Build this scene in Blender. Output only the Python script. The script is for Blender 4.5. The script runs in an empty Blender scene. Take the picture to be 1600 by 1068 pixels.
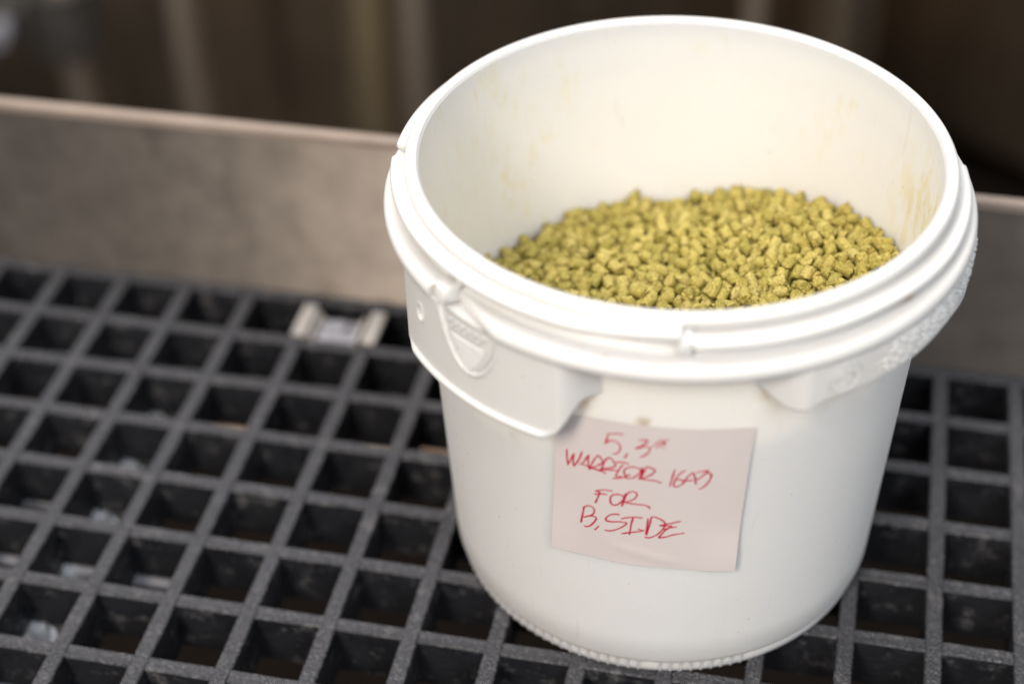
import bpy, bmesh, math, random
from mathutils import Vector, Matrix, Euler, Quaternion, noise
random.seed(7)
S = bpy.context.scene
COL = S.collection
PI = math.pi
rad = math.radians

# ------------------------------------------------------------------ camera
cam = bpy.data.objects.new('camera', bpy.data.cameras.new('camera'))
COL.objects.link(cam); S.camera = cam
cam.data.sensor_width = 36.0
cam.data.lens = 2644.9 / 1600 * 36.0
cam.data.clip_start = 0.02; cam.data.clip_end = 60
_R = (Matrix.Rotation(0.225698, 3, 'Z') @ Matrix.Rotation(0.886685, 3, 'X') @ Matrix.Rotation(-0.0246093, 3, 'Z')).to_4x4()
cam.matrix_world = Matrix.Translation((0.0612528, -0.5743757, 0.5779885)) @ _R
cam.data.dof.use_dof = True
cam.data.dof.focus_distance = 0.697
cam.data.dof.aperture_fstop = 2.9
cam.data.dof.aperture_blades = 0

# ------------------------------------------------------------------ light (a brewery hall: ceiling panel overhead, softer daylight from the front)
W = bpy.data.worlds.new('World'); S.world = W; W.use_nodes = True
W.node_tree.nodes['Background'].inputs[0].default_value = (0.97, 0.98, 1.0, 1)
W.node_tree.nodes['Background'].inputs[1].default_value = 0.36
def area(name, loc, target, sx, sy, power, color):
    l = bpy.data.lights.new(name, 'AREA'); l.shape = 'RECTANGLE'; l.size = sx; l.size_y = sy
    l.energy = power; l.color = color
    o = bpy.data.objects.new(name, l); COL.objects.link(o)
    o.location = loc
    o.rotation_euler = (Vector(target) - Vector(loc)).to_track_quat('-Z', 'Y').to_euler()
    return o
area('ceiling_light', (-0.50, 0.40, 2.35), (0, 0, 0.1), 2.0, 1.5, 54, (1.0, 0.99, 0.98))
area('window_light', (-0.66, -2.0, 1.8), (0, 0, 0.1), 0.40, 1.1, 64, (1.0, 0.90, 0.78))
area('side_light', (1.35, -1.5, 1.9), (0, 0, 0.1), 1.3, 1.3, 39, (0.91, 0.955, 1.0))
S.view_settings.view_transform = 'Standard'; S.view_settings.look = 'None'
S.view_settings.exposure = 0.0; S.view_settings.gamma = 1.0
S.cycles.max_bounces = 8; S.cycles.diffuse_bounces = 4; S.cycles.glossy_bounces = 4
S.cycles.use_denoising = True
S.cycles.sample_clamp_indirect = 6.0

HAND = [[[-95.773,145.07],[-94.553,145.73],[-93.341,146.24],[-92.283,146.15]],[[-95.589,144.77],[-95.77,142.94],[-96.046,141.26],[-96.153,139.84],[-95.614,141.07],[-94.848,141.88],[-93.93,141.81],[-93.238,140.73],[-92.969,139.08],[-93.142,137.05],[-93.75,135.41],[-94.598,134.85]],[[-91.379,136.55],[-91.823,134.61],[-92.123,133.58]],[[-89.109,143.98],[-88.433,144.64],[-87.41,144.7],[-87.464,143.73],[-88.127,142.13],[-89.07,140.61],[-89.75,139.68],[-89.065,140.14],[-88.113,141.06],[-87.225,141.3],[-86.802,140.51],[-86.849,139.06],[-87.374,137.31],[-88.048,136.05],[-88.798,135.11]],[[-86.734,140.52],[-86.075,142.1],[-85.42,143.66],[-84.769,145.2],[-84.242,145.99]],[[-85.643,140.76],[-84.724,142.72],[-83.81,144.64],[-82.903,146.54]],[[-85.546,143.1],[-84.74,143.61],[-84.053,143.19],[-83.369,142.93]],[[-85.522,141.68],[-84.711,142.01],[-84.019,141.41],[-83.469,141.14]],[[-84.695,144.86],[-84.073,144.25],[-83.515,143.45]],[[-84.104,145.84],[-83.8,144.11],[-84.127,143.53],[-83.42,145.41]],[[-104.694,131.87],[-104.757,129.45],[-104.717,126.27],[-104.614,122.91]],[[-104.611,123.11],[-103.875,126.78],[-103.115,130.42]],[[-103.115,130.42],[-103.362,126.68],[-103.303,123.09]],[[-103.303,123.09],[-102.437,126.02],[-101.77,129.2],[-101.297,132.65]],[[-102.045,125.04],[-101.316,125.86],[-100.496,129.12],[-99.719,131.85]],[[-99.719,131.85],[-99.987,129.0],[-99.877,125.85],[-99.761,123.49]],[[-101.319,125.45],[-100.199,125.27],[-98.925,124.55],[-97.333,124.16]],[[-99.564,124.41],[-99.235,126.6],[-98.589,129.74],[-97.715,132.78]],[[-97.715,132.78],[-97.167,131.26],[-96.697,129.5],[-97.329,127.79],[-98.283,126.1],[-99.403,124.7]],[[-99.403,124.7],[-98.287,124.68],[-97.016,124.32],[-96.064,123.17]],[[-97.334,123.56],[-96.856,126.62],[-96.383,129.65],[-95.913,131.47]],[[-96.383,130.05],[-95.213,132.59],[-94.351,130.59],[-93.955,128.77],[-94.653,127.26],[-95.751,126.35],[-96.936,125.37]],[[-96.936,125.17],[-95.75,125.54],[-94.649,125.85],[-93.553,126.05]],[[-99.399,125.71],[-99.695,123.93],[-99.083,124.87]],[[-96.698,127.1],[-97.175,124.04],[-96.698,125.49]],[[-93.884,130.4],[-92.956,131.11],[-91.876,131.22],[-91.023,130.54]],[[-92.178,130.3],[-92.938,127.8],[-93.548,124.93],[-93.932,122.94]],[[-94.637,121.41],[-93.377,121.96],[-92.13,123.09],[-90.744,125.02]],[[-93.932,122.94],[-93.381,122.77],[-92.6,123.3]],[[-90.742,124.82],[-91.513,124.13],[-92.068,125.53],[-91.926,127.4],[-91.087,128.92],[-90.014,129.49],[-88.935,129.04],[-88.534,127.56],[-89.201,125.34],[-90.108,123.43],[-91.19,122.64],[-91.974,123.15]],[[-88.183,130.06],[-88.3,127.23],[-88.577,124.73],[-88.94,122.8]],[[-87.787,128.98],[-88.137,126.47],[-88.567,123.93]],[[-88.562,123.52],[-87.984,126.51],[-87.272,130.31],[-86.2,129.77],[-85.499,128.72],[-86.149,126.58],[-87.195,124.91],[-88.56,123.32]],[[-88.56,123.32],[-87.017,123.22],[-85.325,123.04],[-84.005,122.06]],[[-81.308,130.11],[-81.596,127.59],[-81.929,123.87],[-82.228,120.3]],[[-79.012,129.52],[-79.883,128.46],[-80.729,126.2],[-81.285,123.19],[-81.373,120.95],[-80.935,120.25],[-80.113,121.05],[-79.318,122.77],[-79.626,123.87],[-80.48,124.55],[-81.028,124.14]],[[-79.452,122.58],[-78.82,125.01],[-78.181,127.05],[-77.456,128.35]],[[-77.456,128.35],[-77.119,126.33],[-76.913,124.11],[-76.742,121.7]],[[-79.063,123.71],[-78.232,123.91],[-77.399,124.04]],[[-76.833,128.34],[-76.014,128.7],[-75.063,129.22],[-74.17,129.36]],[[-74.302,129.18],[-74.875,127.74],[-75.648,125.93],[-76.57,124.29]],[[-74.875,127.74],[-74.192,128.0],[-73.629,126.94],[-73.732,124.74],[-74.27,122.18],[-75.176,119.98],[-76.125,118.97]],[[-98.461,112.17],[-97.347,113.32],[-95.986,114.09],[-94.464,114.16]],[[-98.29,112.04],[-97.434,112.27],[-97.782,109.24],[-98.43,105.15]],[[-98.639,110.19],[-97.35,111.22],[-95.729,111.68]],[[-92.438,112.64],[-93.448,112.86],[-94.626,111.68],[-95.045,109.29],[-94.783,106.77],[-93.928,106.28],[-92.75,108.34],[-92.008,111.06],[-92.44,112.86]],[[-91.694,114.03],[-91.841,111.13],[-92.158,108.37],[-92.483,106.25]],[[-91.921,110.66],[-91.439,113.47],[-90.623,115.43],[-89.63,115.65],[-89.152,114.28],[-89.591,111.96],[-90.577,110.3],[-91.741,108.97]],[[-91.739,108.75],[-90.563,108.76],[-88.889,108.76],[-87.556,108.72],[-86.635,108.21],[-86.234,106.98]],[[-101.029,101.46],[-101.262,98.42],[-101.609,94.61],[-101.845,91.75]],[[-101.297,100.86],[-100.322,102.54],[-99.274,102.69],[-98.618,100.82],[-99.118,98.08],[-100.18,96.58],[-101.249,95.27]],[[-100.18,96.58],[-98.945,97.28],[-98.21,96.55],[-98.693,94.03],[-99.677,91.2],[-100.573,90.14],[-101.106,90.37]],[[-97.639,92.34],[-98.084,90.82],[-98.655,89.27]],[[-92.879,101.19],[-93.908,101.18],[-95.11,100.03],[-95.973,97.73],[-95.798,96.24],[-94.582,96.38],[-93.029,97.08],[-91.569,97.24],[-91.308,96.67],[-92.152,94.52],[-93.697,92.03],[-95.265,90.6],[-96.319,90.53]],[[-92.609,98.93],[-91.335,100.17],[-89.645,101.1],[-87.757,101.25]],[[-89.812,100.82],[-90.204,97.54],[-90.426,93.84],[-90.6,90.23]],[[-92.471,90.2],[-91.093,91.31],[-89.213,92.55],[-87.352,93.85]],[[-87.352,93.85],[-88.036,94.1],[-88.807,94.41]],[[-86.615,101.34],[-86.652,98.19],[-86.767,94.55],[-86.89,91.33]],[[-85.878,102.41],[-86.072,98.78],[-86.436,95.08],[-86.806,91.35]],[[-85.878,102.41],[-84.958,102.38],[-83.768,101.25],[-82.811,99.38],[-83.006,96.65],[-83.953,93.34],[-85.099,91.07],[-86.272,89.89],[-87.214,90.1]],[[-79.334,100.69],[-80.731,99.83],[-82.542,98.52],[-84.036,97.75]],[[-84.034,97.62],[-82.69,97.6],[-81.347,97.53],[-82.638,95.12],[-83.589,92.03],[-84.155,90.57]],[[-80.168,97.31],[-81.661,96.6],[-83.483,95.23]],[[-84.151,90.34],[-82.552,91.04],[-80.726,92.61],[-78.391,93.65]]]
NSINGLE = 300
PELLETS = [
-1863,-557,13139,225,-456,-393,-765,5,14151,3717,14365,328,736,393,440,6,3539,463,13788,51,-291,-840,454,6,-5652,5153,12624,645,509,549,144,5,6249,-240,13908,550,-603,-487,-309,7,
12315,12169,14027,63,-146,759,-630,6,1300,7739,13144,96,-441,753,-476,7,8841,1544,14145,545,366,-740,-138,5,-9127,5876,12278,286,424,738,437,7,-1830,4839,12871,789,175,-512,-289,5,
3946,6304,13540,87,537,-237,803,6,11473,7885,14341,313,-534,491,612,5,11199,2945,14274,337,269,-850,300,4,-13852,8493,11696,389,-430,-428,-692,5,-2477,12343,12508,205,-19,826,-522,6,
1943,2387,13281,252,382,-659,-595,4,-2849,802,13018,536,-120,575,-605,6,-7964,2378,12444,539,-246,-144,-791,6,4931,2488,13719,422,250,-500,-712,4,7185,13263,13584,393,414,462,-677,5,
404,5105,13218,376,558,9,738,6,17389,6425,14654,706,68,-659,246,1,17213,7513,14601,724,491,-401,-268,7,8952,10128,13705,594,-694,265,304,6,14045,7209,14368,791,-435,-427,16,6,
-7134,8919,12306,284,807,-508,-89,7,3529,10287,13268,586,-564,68,576,5,-6859,5953,12666,603,-545,-190,549,4,9005,12328,13841,260,-515,-619,-531,7,-6632,12852,12255,400,-455,763,-221,2,
-3643,-511,12972,45,296,-140,-943,3,-10320,8758,12204,303,-168,-755,-555,6,-7031,5003,12353,695,-594,-364,172,7,4505,10623,13447,540,561,-211,589,7,10953,1589,14035,67,-254,476,-838,1,
5555,7115,13709,43,883,-147,442,2,-8776,4181,12200,134,-534,-739,386,6,-9779,2518,12140,187,-534,167,-807,6,13650,13833,13963,59,301,-246,918,4,9495,6590,14057,797,477,-155,-334,4,
-11327,15347,11594,486,-152,-730,454,7,14496,12422,14002,299,-321,-514,736,5,-13347,6053,11786,662,-277,692,60,2,4290,7720,13537,267,67,707,650,6,2731,6791,13149,12,639,-750,164,6,
4299,512,13557,393,882,96,-238,3,-7255,15052,12021,1,-751,464,467,5,-3774,14451,12154,29,540,-586,-603,5,5961,4577,13434,382,-670,-606,188,4,-9046,14693,11916,499,-339,-703,-375,6,
10580,7541,14050,194,-498,818,-205,6,5479,14915,13346,354,-517,627,462,7,-5948,3440,12360,539,816,77,188,4,-288,-34,13256,481,172,-857,-60,2,6273,9492,13577,364,603,-618,347,4,
3633,4758,13372,42,260,-819,-508,4,7139,8094,13880,10,-51,-533,843,7,15865,11185,14048,500,770,386,73,6,9644,4394,14106,150,152,897,385,5,14916,9121,14168,385,-425,-816,53,2,
15922,6445,14528,440,119,-670,-584,3,-11151,4195,12073,781,-467,107,-398,4,1400,-175,13584,301,-456,717,431,5,12476,1911,14169,379,-59,910,150,5,-7257,3503,12338,393,-161,623,655,3,
-8673,9968,11909,607,593,-164,501,6,-4031,5732,12719,909,152,-229,311,4,9060,697,13941,111,546,226,798,3,8053,7774,13867,423,689,365,-460,6,10409,3539,14055,854,-401,58,-322,4,
14788,5791,14468,0,639,-494,588,2,-161,19264,12006,301,-654,203,662,1,8146,4368,14062,287,-642,709,16,3,13570,11654,14040,209,360,-177,891,3,-13405,10908,11526,600,125,320,721,5,
12925,6681,14155,650,-441,223,576,2,1420,3754,13395,768,-86,-509,-377,1,12925,3775,14535,931,-87,214,278,5,892,3338,12950,334,705,582,225,6,-2241,6646,12703,590,-781,158,-125,3,
4513,15019,13059,652,-92,-277,-698,3,2505,8634,13245,439,-866,-144,-184,4,-10574,6495,11982,57,-745,262,608,6,3574,17832,12776,642,-130,-633,410,4,-3081,3850,12722,777,-237,-54,579,2,
-4683,16928,11801,312,-228,-874,292,2,15679,3758,14610,415,901,115,37,1,11104,12774,13897,46,-391,883,-250,3,2050,10110,13194,461,321,817,-124,4,12902,2675,14490,587,-487,-624,-164,0,
-481,3227,12807,196,-3,934,296,3,9951,10803,14086,397,-755,235,464,3,-2354,10533,12510,793,521,-177,256,5,10608,9845,14039,446,-713,502,-196,5,-11875,7957,11711,251,533,-661,-463,6,
-1978,3483,12844,863,113,-249,422,3,-6045,18467,11809,540,216,326,744,5,-766,8467,12684,947,101,-275,124,4,-9877,3420,12371,859,133,1,493,2,7627,9743,13660,208,617,-115,-749,6,
5284,959,13410,36,-509,-631,583,2,-4621,2682,12706,751,-588,-5,298,4,-4254,8567,12477,692,-309,432,487,2,-1546,2506,12748,115,61,936,325,1,8480,-805,14034,372,-373,752,-393,4,
17183,4810,14609,834,393,-355,-146,0,-8048,12349,11810,89,356,-926,-80,3,-14529,9710,11411,769,95,509,371,7,-2301,8222,12688,498,-849,166,-35,5,1910,17951,12333,238,-322,-915,-13,7,
6547,2742,13505,456,808,361,82,4,5771,17551,12990,103,-140,954,-239,4,13837,4911,14462,62,-255,-663,-700,3,15553,5294,14406,358,-2,177,-916,4,5504,5903,13301,308,250,-43,-916,2,
1103,6042,13166,58,29,433,898,5,-10241,14783,11503,727,561,-391,24,1,-12260,10509,11567,482,-630,-467,-388,4,-3301,6923,12701,22,-615,267,-741,3,-9209,8647,11865,51,655,-430,-618,5,
7970,12970,13395,754,340,-72,555,4,5303,9111,13561,89,957,-81,-261,3,2438,-2055,13584,720,137,468,-492,4,12314,8507,14543,355,-690,-574,-257,1,-9775,10108,11982,525,-763,-370,63,4,
13456,1536,14532,464,337,-605,551,4,-9331,12307,11885,906,374,-169,88,3,-5020,10116,12362,44,-106,-139,-983,3,6469,7535,13503,295,201,539,-761,5,1533,-965,13272,134,248,500,-817,3,
7889,6008,13861,414,-437,-409,-684,3,5199,12182,13256,441,509,-725,-137,2,-5848,1593,12272,174,444,-857,190,2,434,7518,12821,681,-546,-4,486,6,12167,4526,14200,290,539,732,295,4,
7607,15430,13406,549,-520,-609,238,5,-647,13585,12583,425,656,-619,60,5,946,10912,12902,494,-637,334,-486,7,-98,4460,12811,662,356,-72,-654,2,8146,3645,13686,283,50,940,181,4,
-678,10785,12768,859,489,61,132,6,-16467,9330,11106,290,679,-318,593,6,-3698,10266,12370,438,-410,-574,556,5,4876,-907,13493,79,491,-317,807,7,7313,4992,13814,508,-322,491,-629,2,
12685,7832,14266,133,720,313,-604,3,4339,-2008,13685,614,786,28,47,4,-418,-1308,13110,704,312,22,-636,4,6615,5950,13517,407,-865,-10,-288,3,-11276,14076,11558,441,-468,158,-748,3,
11337,5757,14067,74,-669,34,-737,4,315,13251,12645,15,-392,-694,-603,5,-15270,11532,11118,582,733,-19,348,4,-4356,4930,12393,874,-350,-220,-251,0,763,9846,13025,749,-29,490,443,1,
9919,5703,13890,566,-369,-658,329,5,3951,12469,13270,497,-660,-444,-344,4,1772,14120,12931,532,-703,367,-294,0,6151,13302,13228,415,867,124,-243,1,-12832,7249,11705,921,337,-151,115,0,
-4675,11149,12392,561,428,531,468,4,3339,15318,12874,640,173,-187,-724,3,4864,18801,12668,195,-749,-44,630,2,14197,486,14738,84,547,723,410,4,-119,11993,12815,241,802,-25,-544,1,
10852,4709,13966,34,883,454,-110,5,16257,4460,14462,340,-147,-927,-47,2,2991,12341,13016,621,510,387,-451,2,-15405,8031,11285,613,379,653,-229,5,1724,13037,12779,268,314,97,-905,3,
16658,9970,14106,210,-967,10,140,5,-12518,5356,11591,409,-511,-745,124,4,9572,16872,13320,148,-943,-47,293,3,15952,8160,14236,907,-47,414,50,7,-4340,1441,12664,113,112,-651,-741,3,
636,-212,13152,190,943,63,262,0,-2505,17277,11996,485,-851,184,-66,5,3100,-555,13294,197,133,895,374,0,10691,596,13817,314,-734,537,-269,3,-723,7112,12537,191,699,-650,226,5,
-5670,7750,12078,109,-55,-182,975,2,5786,1891,13614,321,-944,55,12,1,118,9391,12697,89,374,-328,-862,4,8673,15961,13311,723,-190,380,543,3,-1233,9644,12667,538,475,-695,-23,2,
12154,13989,13889,879,394,-260,-47,5,722,1156,13260,103,-412,752,502,4,7985,2637,13601,120,-924,-280,-228,4,-3315,8746,12371,356,905,-50,-225,6,-6988,7685,12280,700,-356,-583,202,5,
15350,10004,14117,380,-281,688,-550,5,11456,11274,13933,130,902,-334,236,3,2503,3182,13171,439,-603,63,662,6,9045,3263,13964,368,684,523,-348,1,854,18892,12057,653,312,630,-276,2,
-6941,11683,11991,318,-594,597,433,5,-8642,17027,11501,859,311,-151,-376,4,-7695,857,12369,735,614,283,-5,5,4476,5399,13306,100,-834,-155,-517,1,-1555,15982,12257,726,244,-422,-484,3,
-16104,7296,11343,702,384,137,583,4,7129,-704,13817,510,412,-303,-690,1,-5775,10778,11961,45,-35,198,978,2,-5116,8895,12173,507,-130,197,828,1,-11560,5230,11929,124,773,-512,350,3,
7804,14342,13379,676,209,-509,-488,5,-6931,17127,11697,658,364,-132,-644,2,1811,4554,13133,665,217,575,423,7,7382,4090,13332,20,-942,259,-206,5,-13125,12127,11475,145,152,-945,246,1,
2045,5998,13051,220,353,-352,838,3,1356,15616,12662,282,-55,889,-355,2,-6708,1070,12353,121,343,-919,144,0,3040,409,13029,648,615,369,253,7,9947,8572,13804,454,-132,-489,-731,3,
-1614,7947,12389,332,-726,-483,-357,3,13883,9776,13920,489,-330,-773,-229,1,-5035,13369,12234,145,115,199,-961,3,-13590,4951,11681,625,-454,288,564,1,7353,1859,13376,47,389,-839,-374,7,
9219,14914,13411,4,-699,435,566,2,7778,16464,13340,746,-166,-71,-639,5,-5941,11900,12024,40,621,0,-781,2,-16062,6038,11279,157,966,-51,192,6,11326,14640,13781,909,67,171,371,4,
-9639,7896,11851,677,649,-345,7,0,-10520,8774,11679,533,39,-538,650,6,1916,19329,12229,175,-423,-885,74,4,14242,11140,13806,404,-590,-666,-208,4,6884,12490,13016,582,-38,226,779,4,
-10117,12140,11528,420,815,-239,315,7,-3072,15437,12004,633,-652,364,-198,5,-1777,18322,11814,294,-684,-214,630,4,-1885,14999,12059,126,-505,808,271,6,-5211,2573,12286,99,-852,-309,409,1,
4421,4193,13210,785,-68,541,292,4,-6481,15495,11867,10,-266,-100,-958,2,-11004,9965,11720,644,-569,-72,504,4,-5944,16310,11786,13,-509,97,-854,2,-3435,18219,11647,471,455,-78,750,3,
-11183,12131,11521,859,32,-98,-500,4,-12386,13696,11023,60,796,590,-112,6,-5169,-530,12622,418,775,253,-399,3,8070,-1869,14032,609,394,682,-84,3,6751,16545,12948,730,222,67,-642,2,
-12773,3391,11967,114,-107,-880,-446,6,10557,-1907,14460,438,707,-456,-315,7,-6304,13808,11948,796,319,455,237,5,1703,1168,13226,94,-515,728,440,4,4553,1742,13365,2,593,-494,634,3,
-8783,849,12426,337,-762,253,-489,2,2502,15819,12642,9,-703,670,-233,3,3685,18948,12620,226,809,539,48,4,4949,13644,12984,416,-872,-5,255,3,-5813,17488,11731,437,209,683,-544,2,
2157,14826,12657,404,-154,274,-858,3,-3189,5196,12524,3,-399,-491,-773,2,239,15528,12369,134,906,-44,-396,3,18337,6335,14369,413,119,608,-667,4,-4021,13237,11960,121,58,295,945,1,
11602,976,13707,479,598,508,-391,4,-4654,12299,12245,636,-289,694,-169,3,-4773,18032,11774,89,-804,-188,-555,4,12148,9301,14262,513,392,523,554,6,6465,14444,13255,354,-611,-627,-326,0,
10036,12712,13570,591,-372,636,327,5,-3604,2618,12419,389,701,381,-458,4,1503,8953,13049,176,-725,246,-617,1,-3373,11387,12188,105,660,28,742,3,15840,2988,14298,398,905,-74,122,4,
-292,1085,13008,266,703,-499,430,2,8803,7188,13718,568,801,-63,-175,5,-14668,4876,11734,164,85,572,-798,3,-856,14838,12374,299,41,153,-940,3,9588,1561,13742,455,575,-678,40,0,
-12162,11770,11414,453,-554,543,437,4,-10549,11178,11697,352,-722,186,564,4,-4399,7625,12274,555,-601,-385,425,5,-13545,13922,11049,372,853,-317,-176,3,6495,1436,13435,150,-974,-63,150,2,
-8982,11502,11640,846,463,-123,-230,3,-1113,12149,12518,729,366,352,-456,3,17610,5460,14436,235,46,-490,-837,4,10864,6615,13953,413,-471,-611,-481,0,3151,5685,13066,17,-535,-740,406,2,
11951,3034,14065,780,320,422,-331,2,8665,5865,13657,584,-610,-373,-382,1,-7435,9870,12236,444,301,508,673,4,6237,11825,13103,62,842,491,-212,3,-11683,3361,11778,791,145,-249,538,2,
-8130,15909,11595,407,556,189,698,2,-6381,8495,12056,257,-4,-889,377,5,-3414,16493,11708,50,-740,576,-339,5,-2594,2442,12558,723,-64,-87,-681,4,-4297,314,12519,42,417,-907,-15,4,
3208,1349,13416,723,-93,399,554,4,-9321,13970,11497,125,-522,668,513,1,13302,254,14323,237,326,-52,-913,4,-10954,1689,12218,90,-279,224,-928,5,11667,6708,13768,525,629,-546,168,6,
9593,3953,13636,105,599,650,453,3,9455,15761,13064,187,-509,-827,141,5,4227,16064,12869,375,-138,859,-318,5,-10409,16405,11277,527,402,-747,31,3,-16000,10980,10691,6,-501,-680,-534,3,
4715,6693,13337,570,148,370,717,3,-12992,9146,11356,268,-512,405,-707,1,-8223,14714,11462,876,382,-279,-81,4,3246,13434,12894,119,191,-318,-920,2,2962,9488,12909,222,901,-21,371,4,
11896,10253,14025,196,837,406,-309,4,14446,4642,14202,916,-88,-385,-57,2,-10408,5267,11947,571,218,-737,-284,1,-1034,-123,12846,213,165,683,-678,3,-3218,12503,12078,251,-680,-553,-410,3,
351,14565,12478,847,-254,292,-363,0,2907,4639,12556,804,-178,354,442,6,-14443,3795,11859,642,-339,-603,329,7,10566,2471,13726,314,-761,552,-123,1,15192,2160,14320,20,927,171,-329,0,
-821,19125,11490,607,603,-341,386,5,-14649,5845,11509,384,645,-634,-183,4,1893,67,13071,57,-467,193,-860,5,2027,12168,12782,209,398,-708,543,0,-3707,3943,12174,414,866,277,-12,6,
-709,16133,12010,11,122,608,784,3,4514,17968,12399,839,153,516,-61,7,-810,5134,12575,562,-444,-271,-642,4,-5644,15051,11768,784,344,134,-497,6,-2070,1309,12843,209,234,-661,-680,4,
11876,2344,13704,842,228,-448,190,3,14325,8144,14070,808,418,-406,75,3,15070,4295,13969,54,891,-257,-368,4,8704,12105,13338,759,588,59,-270,7,-13968,6990,11479,355,720,-420,-420,5,
-2617,-272,12713,357,105,626,684,2,10431,16360,12991,33,418,-290,-859,5,7908,35,13646,654,-99,401,632,3,-10394,3596,11958,82,-57,121,-987,0,-1916,12951,12176,868,-81,-485,50,1,
-1546,13975,11988,52,-240,864,-436,1,12771,1034,14032,148,-881,-47,-444,2,-5261,3919,12130,375,916,118,-63,6,-7294,13104,11851,384,-232,223,-864,2,-7717,17827,11366,377,290,-877,53,2,
13392,10588,13677,49,-566,785,-242,4,-17978,7334,11173,53,-219,-471,-852,5,-11785,6935,11586,88,315,914,234,3,7686,7601,13289,429,625,563,325,6,6829,5385,13154,185,363,868,-282,2,
12762,9806,14008,45,-358,-911,-194,0,-1576,4113,12427,73,287,925,233,3,2563,10743,12869,163,-253,840,-450,0,12704,7949,13765,605,435,-657,105,2,7080,361,13602,576,85,781,-220,0,
-9286,4888,12005,318,-618,562,445,0,-12794,10056,11150,227,830,-254,439,4,-1962,9200,12319,569,128,-378,-718,2,9904,10265,13573,61,-1,241,968,3,-7166,2145,12075,867,447,215,-1,4,
-5166,5696,12286,51,260,403,875,4,122,6276,12750,675,-60,521,-517,4,12653,13143,13695,675,-318,-79,-660,0,6072,18449,12784,220,392,-30,892,3,5549,11269,13069,147,484,692,513,0,
-9036,7460,11523,703,-248,335,-575,2,5452,7991,13456,141,274,270,911,3,7501,-2677,14102,180,-400,723,-532,4,-11708,12997,11364,126,780,582,187,3,5566,3679,13255,424,-468,-771,73,2,
-7858,9609,11598,51,-424,-401,-809,0,-7382,3219,11802,237,-631,-144,-723,3,3390,7538,13026,204,263,-537,-774,6,16477,5577,14204,32,-888,-457,18,5,-17103,6741,11263,719,-593,316,171,0,
-7491,14187,11745,145,535,810,187,3,7147,17889,12801,19,-904,22,424,1,9398,507,13528,392,69,520,-754,1,-6284,52,12380,540,-12,840,26,1,6174,15174,13009,573,-472,128,-656,3,
6095,-3145,13922,739,613,219,-169,7,11408,8346,13799,455,596,69,657,4,15006,7246,14082,605,-632,-273,398,3,2839,18355,12292,504,617,-422,431,4,10694,13760,13606,412,-626,-647,129,1,
3675,2378,13300,585,-440,19,-679,4,10379,15193,13156,742,348,-342,458,4,5695,16281,12896,881,-208,-288,-309,3,-6021,4387,11824,608,209,-592,484,7,-8519,3034,11970,983,-162,74,-18,4,
9455,-1142,13922,291,-888,-351,37,1,11344,15770,13521,692,-510,500,96,2,-16869,7789,10977,264,-61,-448,-851,3,6031,560,13253,670,518,-511,144,2,-15050,6678,11203,772,117,537,315,2,
-6532,5255,11960,458,-491,-86,-735,3,7243,3247,13200,22,205,690,-693,0,802,-893,12848,93,-266,-751,-595,2,13467,8956,13731,283,-114,-816,489,1,4794,5891,12778,759,49,370,532,1,
-120,78,12736,533,591,-436,417,2,-11850,8957,11426,182,-194,-960,76,3,-10547,13562,11324,654,227,-227,684,2,5468,-281,13287,467,521,-9,713,1,-13168,13062,11267,308,-295,-171,-887,0,
-15703,9781,10819,73,449,132,880,1,-8313,4937,11835,271,-120,-855,422,5,4599,9159,13063,320,-544,262,729,6,10434,11467,13729,415,-86,-410,806,2,8414,1546,13464,42,359,741,-564,3,
12030,9080,13738,525,16,-797,-295,4,-6343,11358,11591,91,597,-526,-597,1,3449,-1336,13107,542,240,210,-777,3,9164,2987,13394,413,555,224,685,6,3238,16585,12510,255,874,160,378,4,
8990,13746,13410,220,-180,-949,127,5,-9098,12882,11451,68,791,471,-382,3,1081,12388,12455,742,211,-334,-540,3,13479,2838,14184,237,509,-234,792,1,-401,1921,12637,648,448,556,261,5,
3530,14299,12726,224,722,-598,-265,2,-1416,10417,12353,418,661,513,351,3,5328,15129,12514,434,341,804,-214,6,2312,13704,12399,616,-198,-19,-761,3,-11699,15492,10978,667,-45,-188,718,3,
1372,14040,12390,118,726,-673,-69,3,8271,4901,13584,695,-174,556,-419,7,924,16285,12264,702,-225,328,589,4,-4983,6621,12027,437,888,-53,-124,4,3747,6082,12782,380,167,-900,129,6,
-7156,6506,12238,336,354,-458,-741,4,16380,1699,14648,826,-434,-97,344,2,-9026,6459,11510,532,462,404,581,5,-1969,16567,11786,893,146,301,-299,4,-6510,9531,11897,666,-127,-613,404,3,
9366,8782,13330,672,-528,435,279,6,-11584,9953,11265,626,502,-321,502,1,-4706,14834,11563,175,-233,-415,-861,5,-2912,7218,12285,820,-441,-326,-161,4,-3271,472,12509,420,48,799,426,0,
7752,13770,12893,79,-863,33,-495,7,-8895,8278,11420,232,-487,-622,-566,0,11484,5267,13654,181,393,-222,872,3,2466,1959,12877,584,-566,-296,-498,1,-9131,1586,12088,470,-616,538,-328,2,
12650,5688,13905,235,559,561,562,3,-7360,7176,11852,648,-16,747,-137,6,16378,3709,14143,415,-174,-891,42,1,-7558,4258,11901,770,497,-300,-261,2,-5207,9771,11848,389,-764,251,-447,5,
7971,12142,12899,798,-205,305,-475,2,-12467,14829,10864,193,-635,745,-45,4,6692,-438,13320,829,-296,-401,249,1,9393,11046,13228,84,-516,-526,-669,5,-1172,17094,11718,296,848,-364,242,1,
-6049,12789,11806,370,-603,565,-422,1,-4811,1520,12155,772,429,-355,302,4,478,5004,12549,822,-493,-128,-251,5,8576,9787,13162,157,261,695,649,5,-14224,8831,11178,105,-941,-174,269,2,
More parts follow.
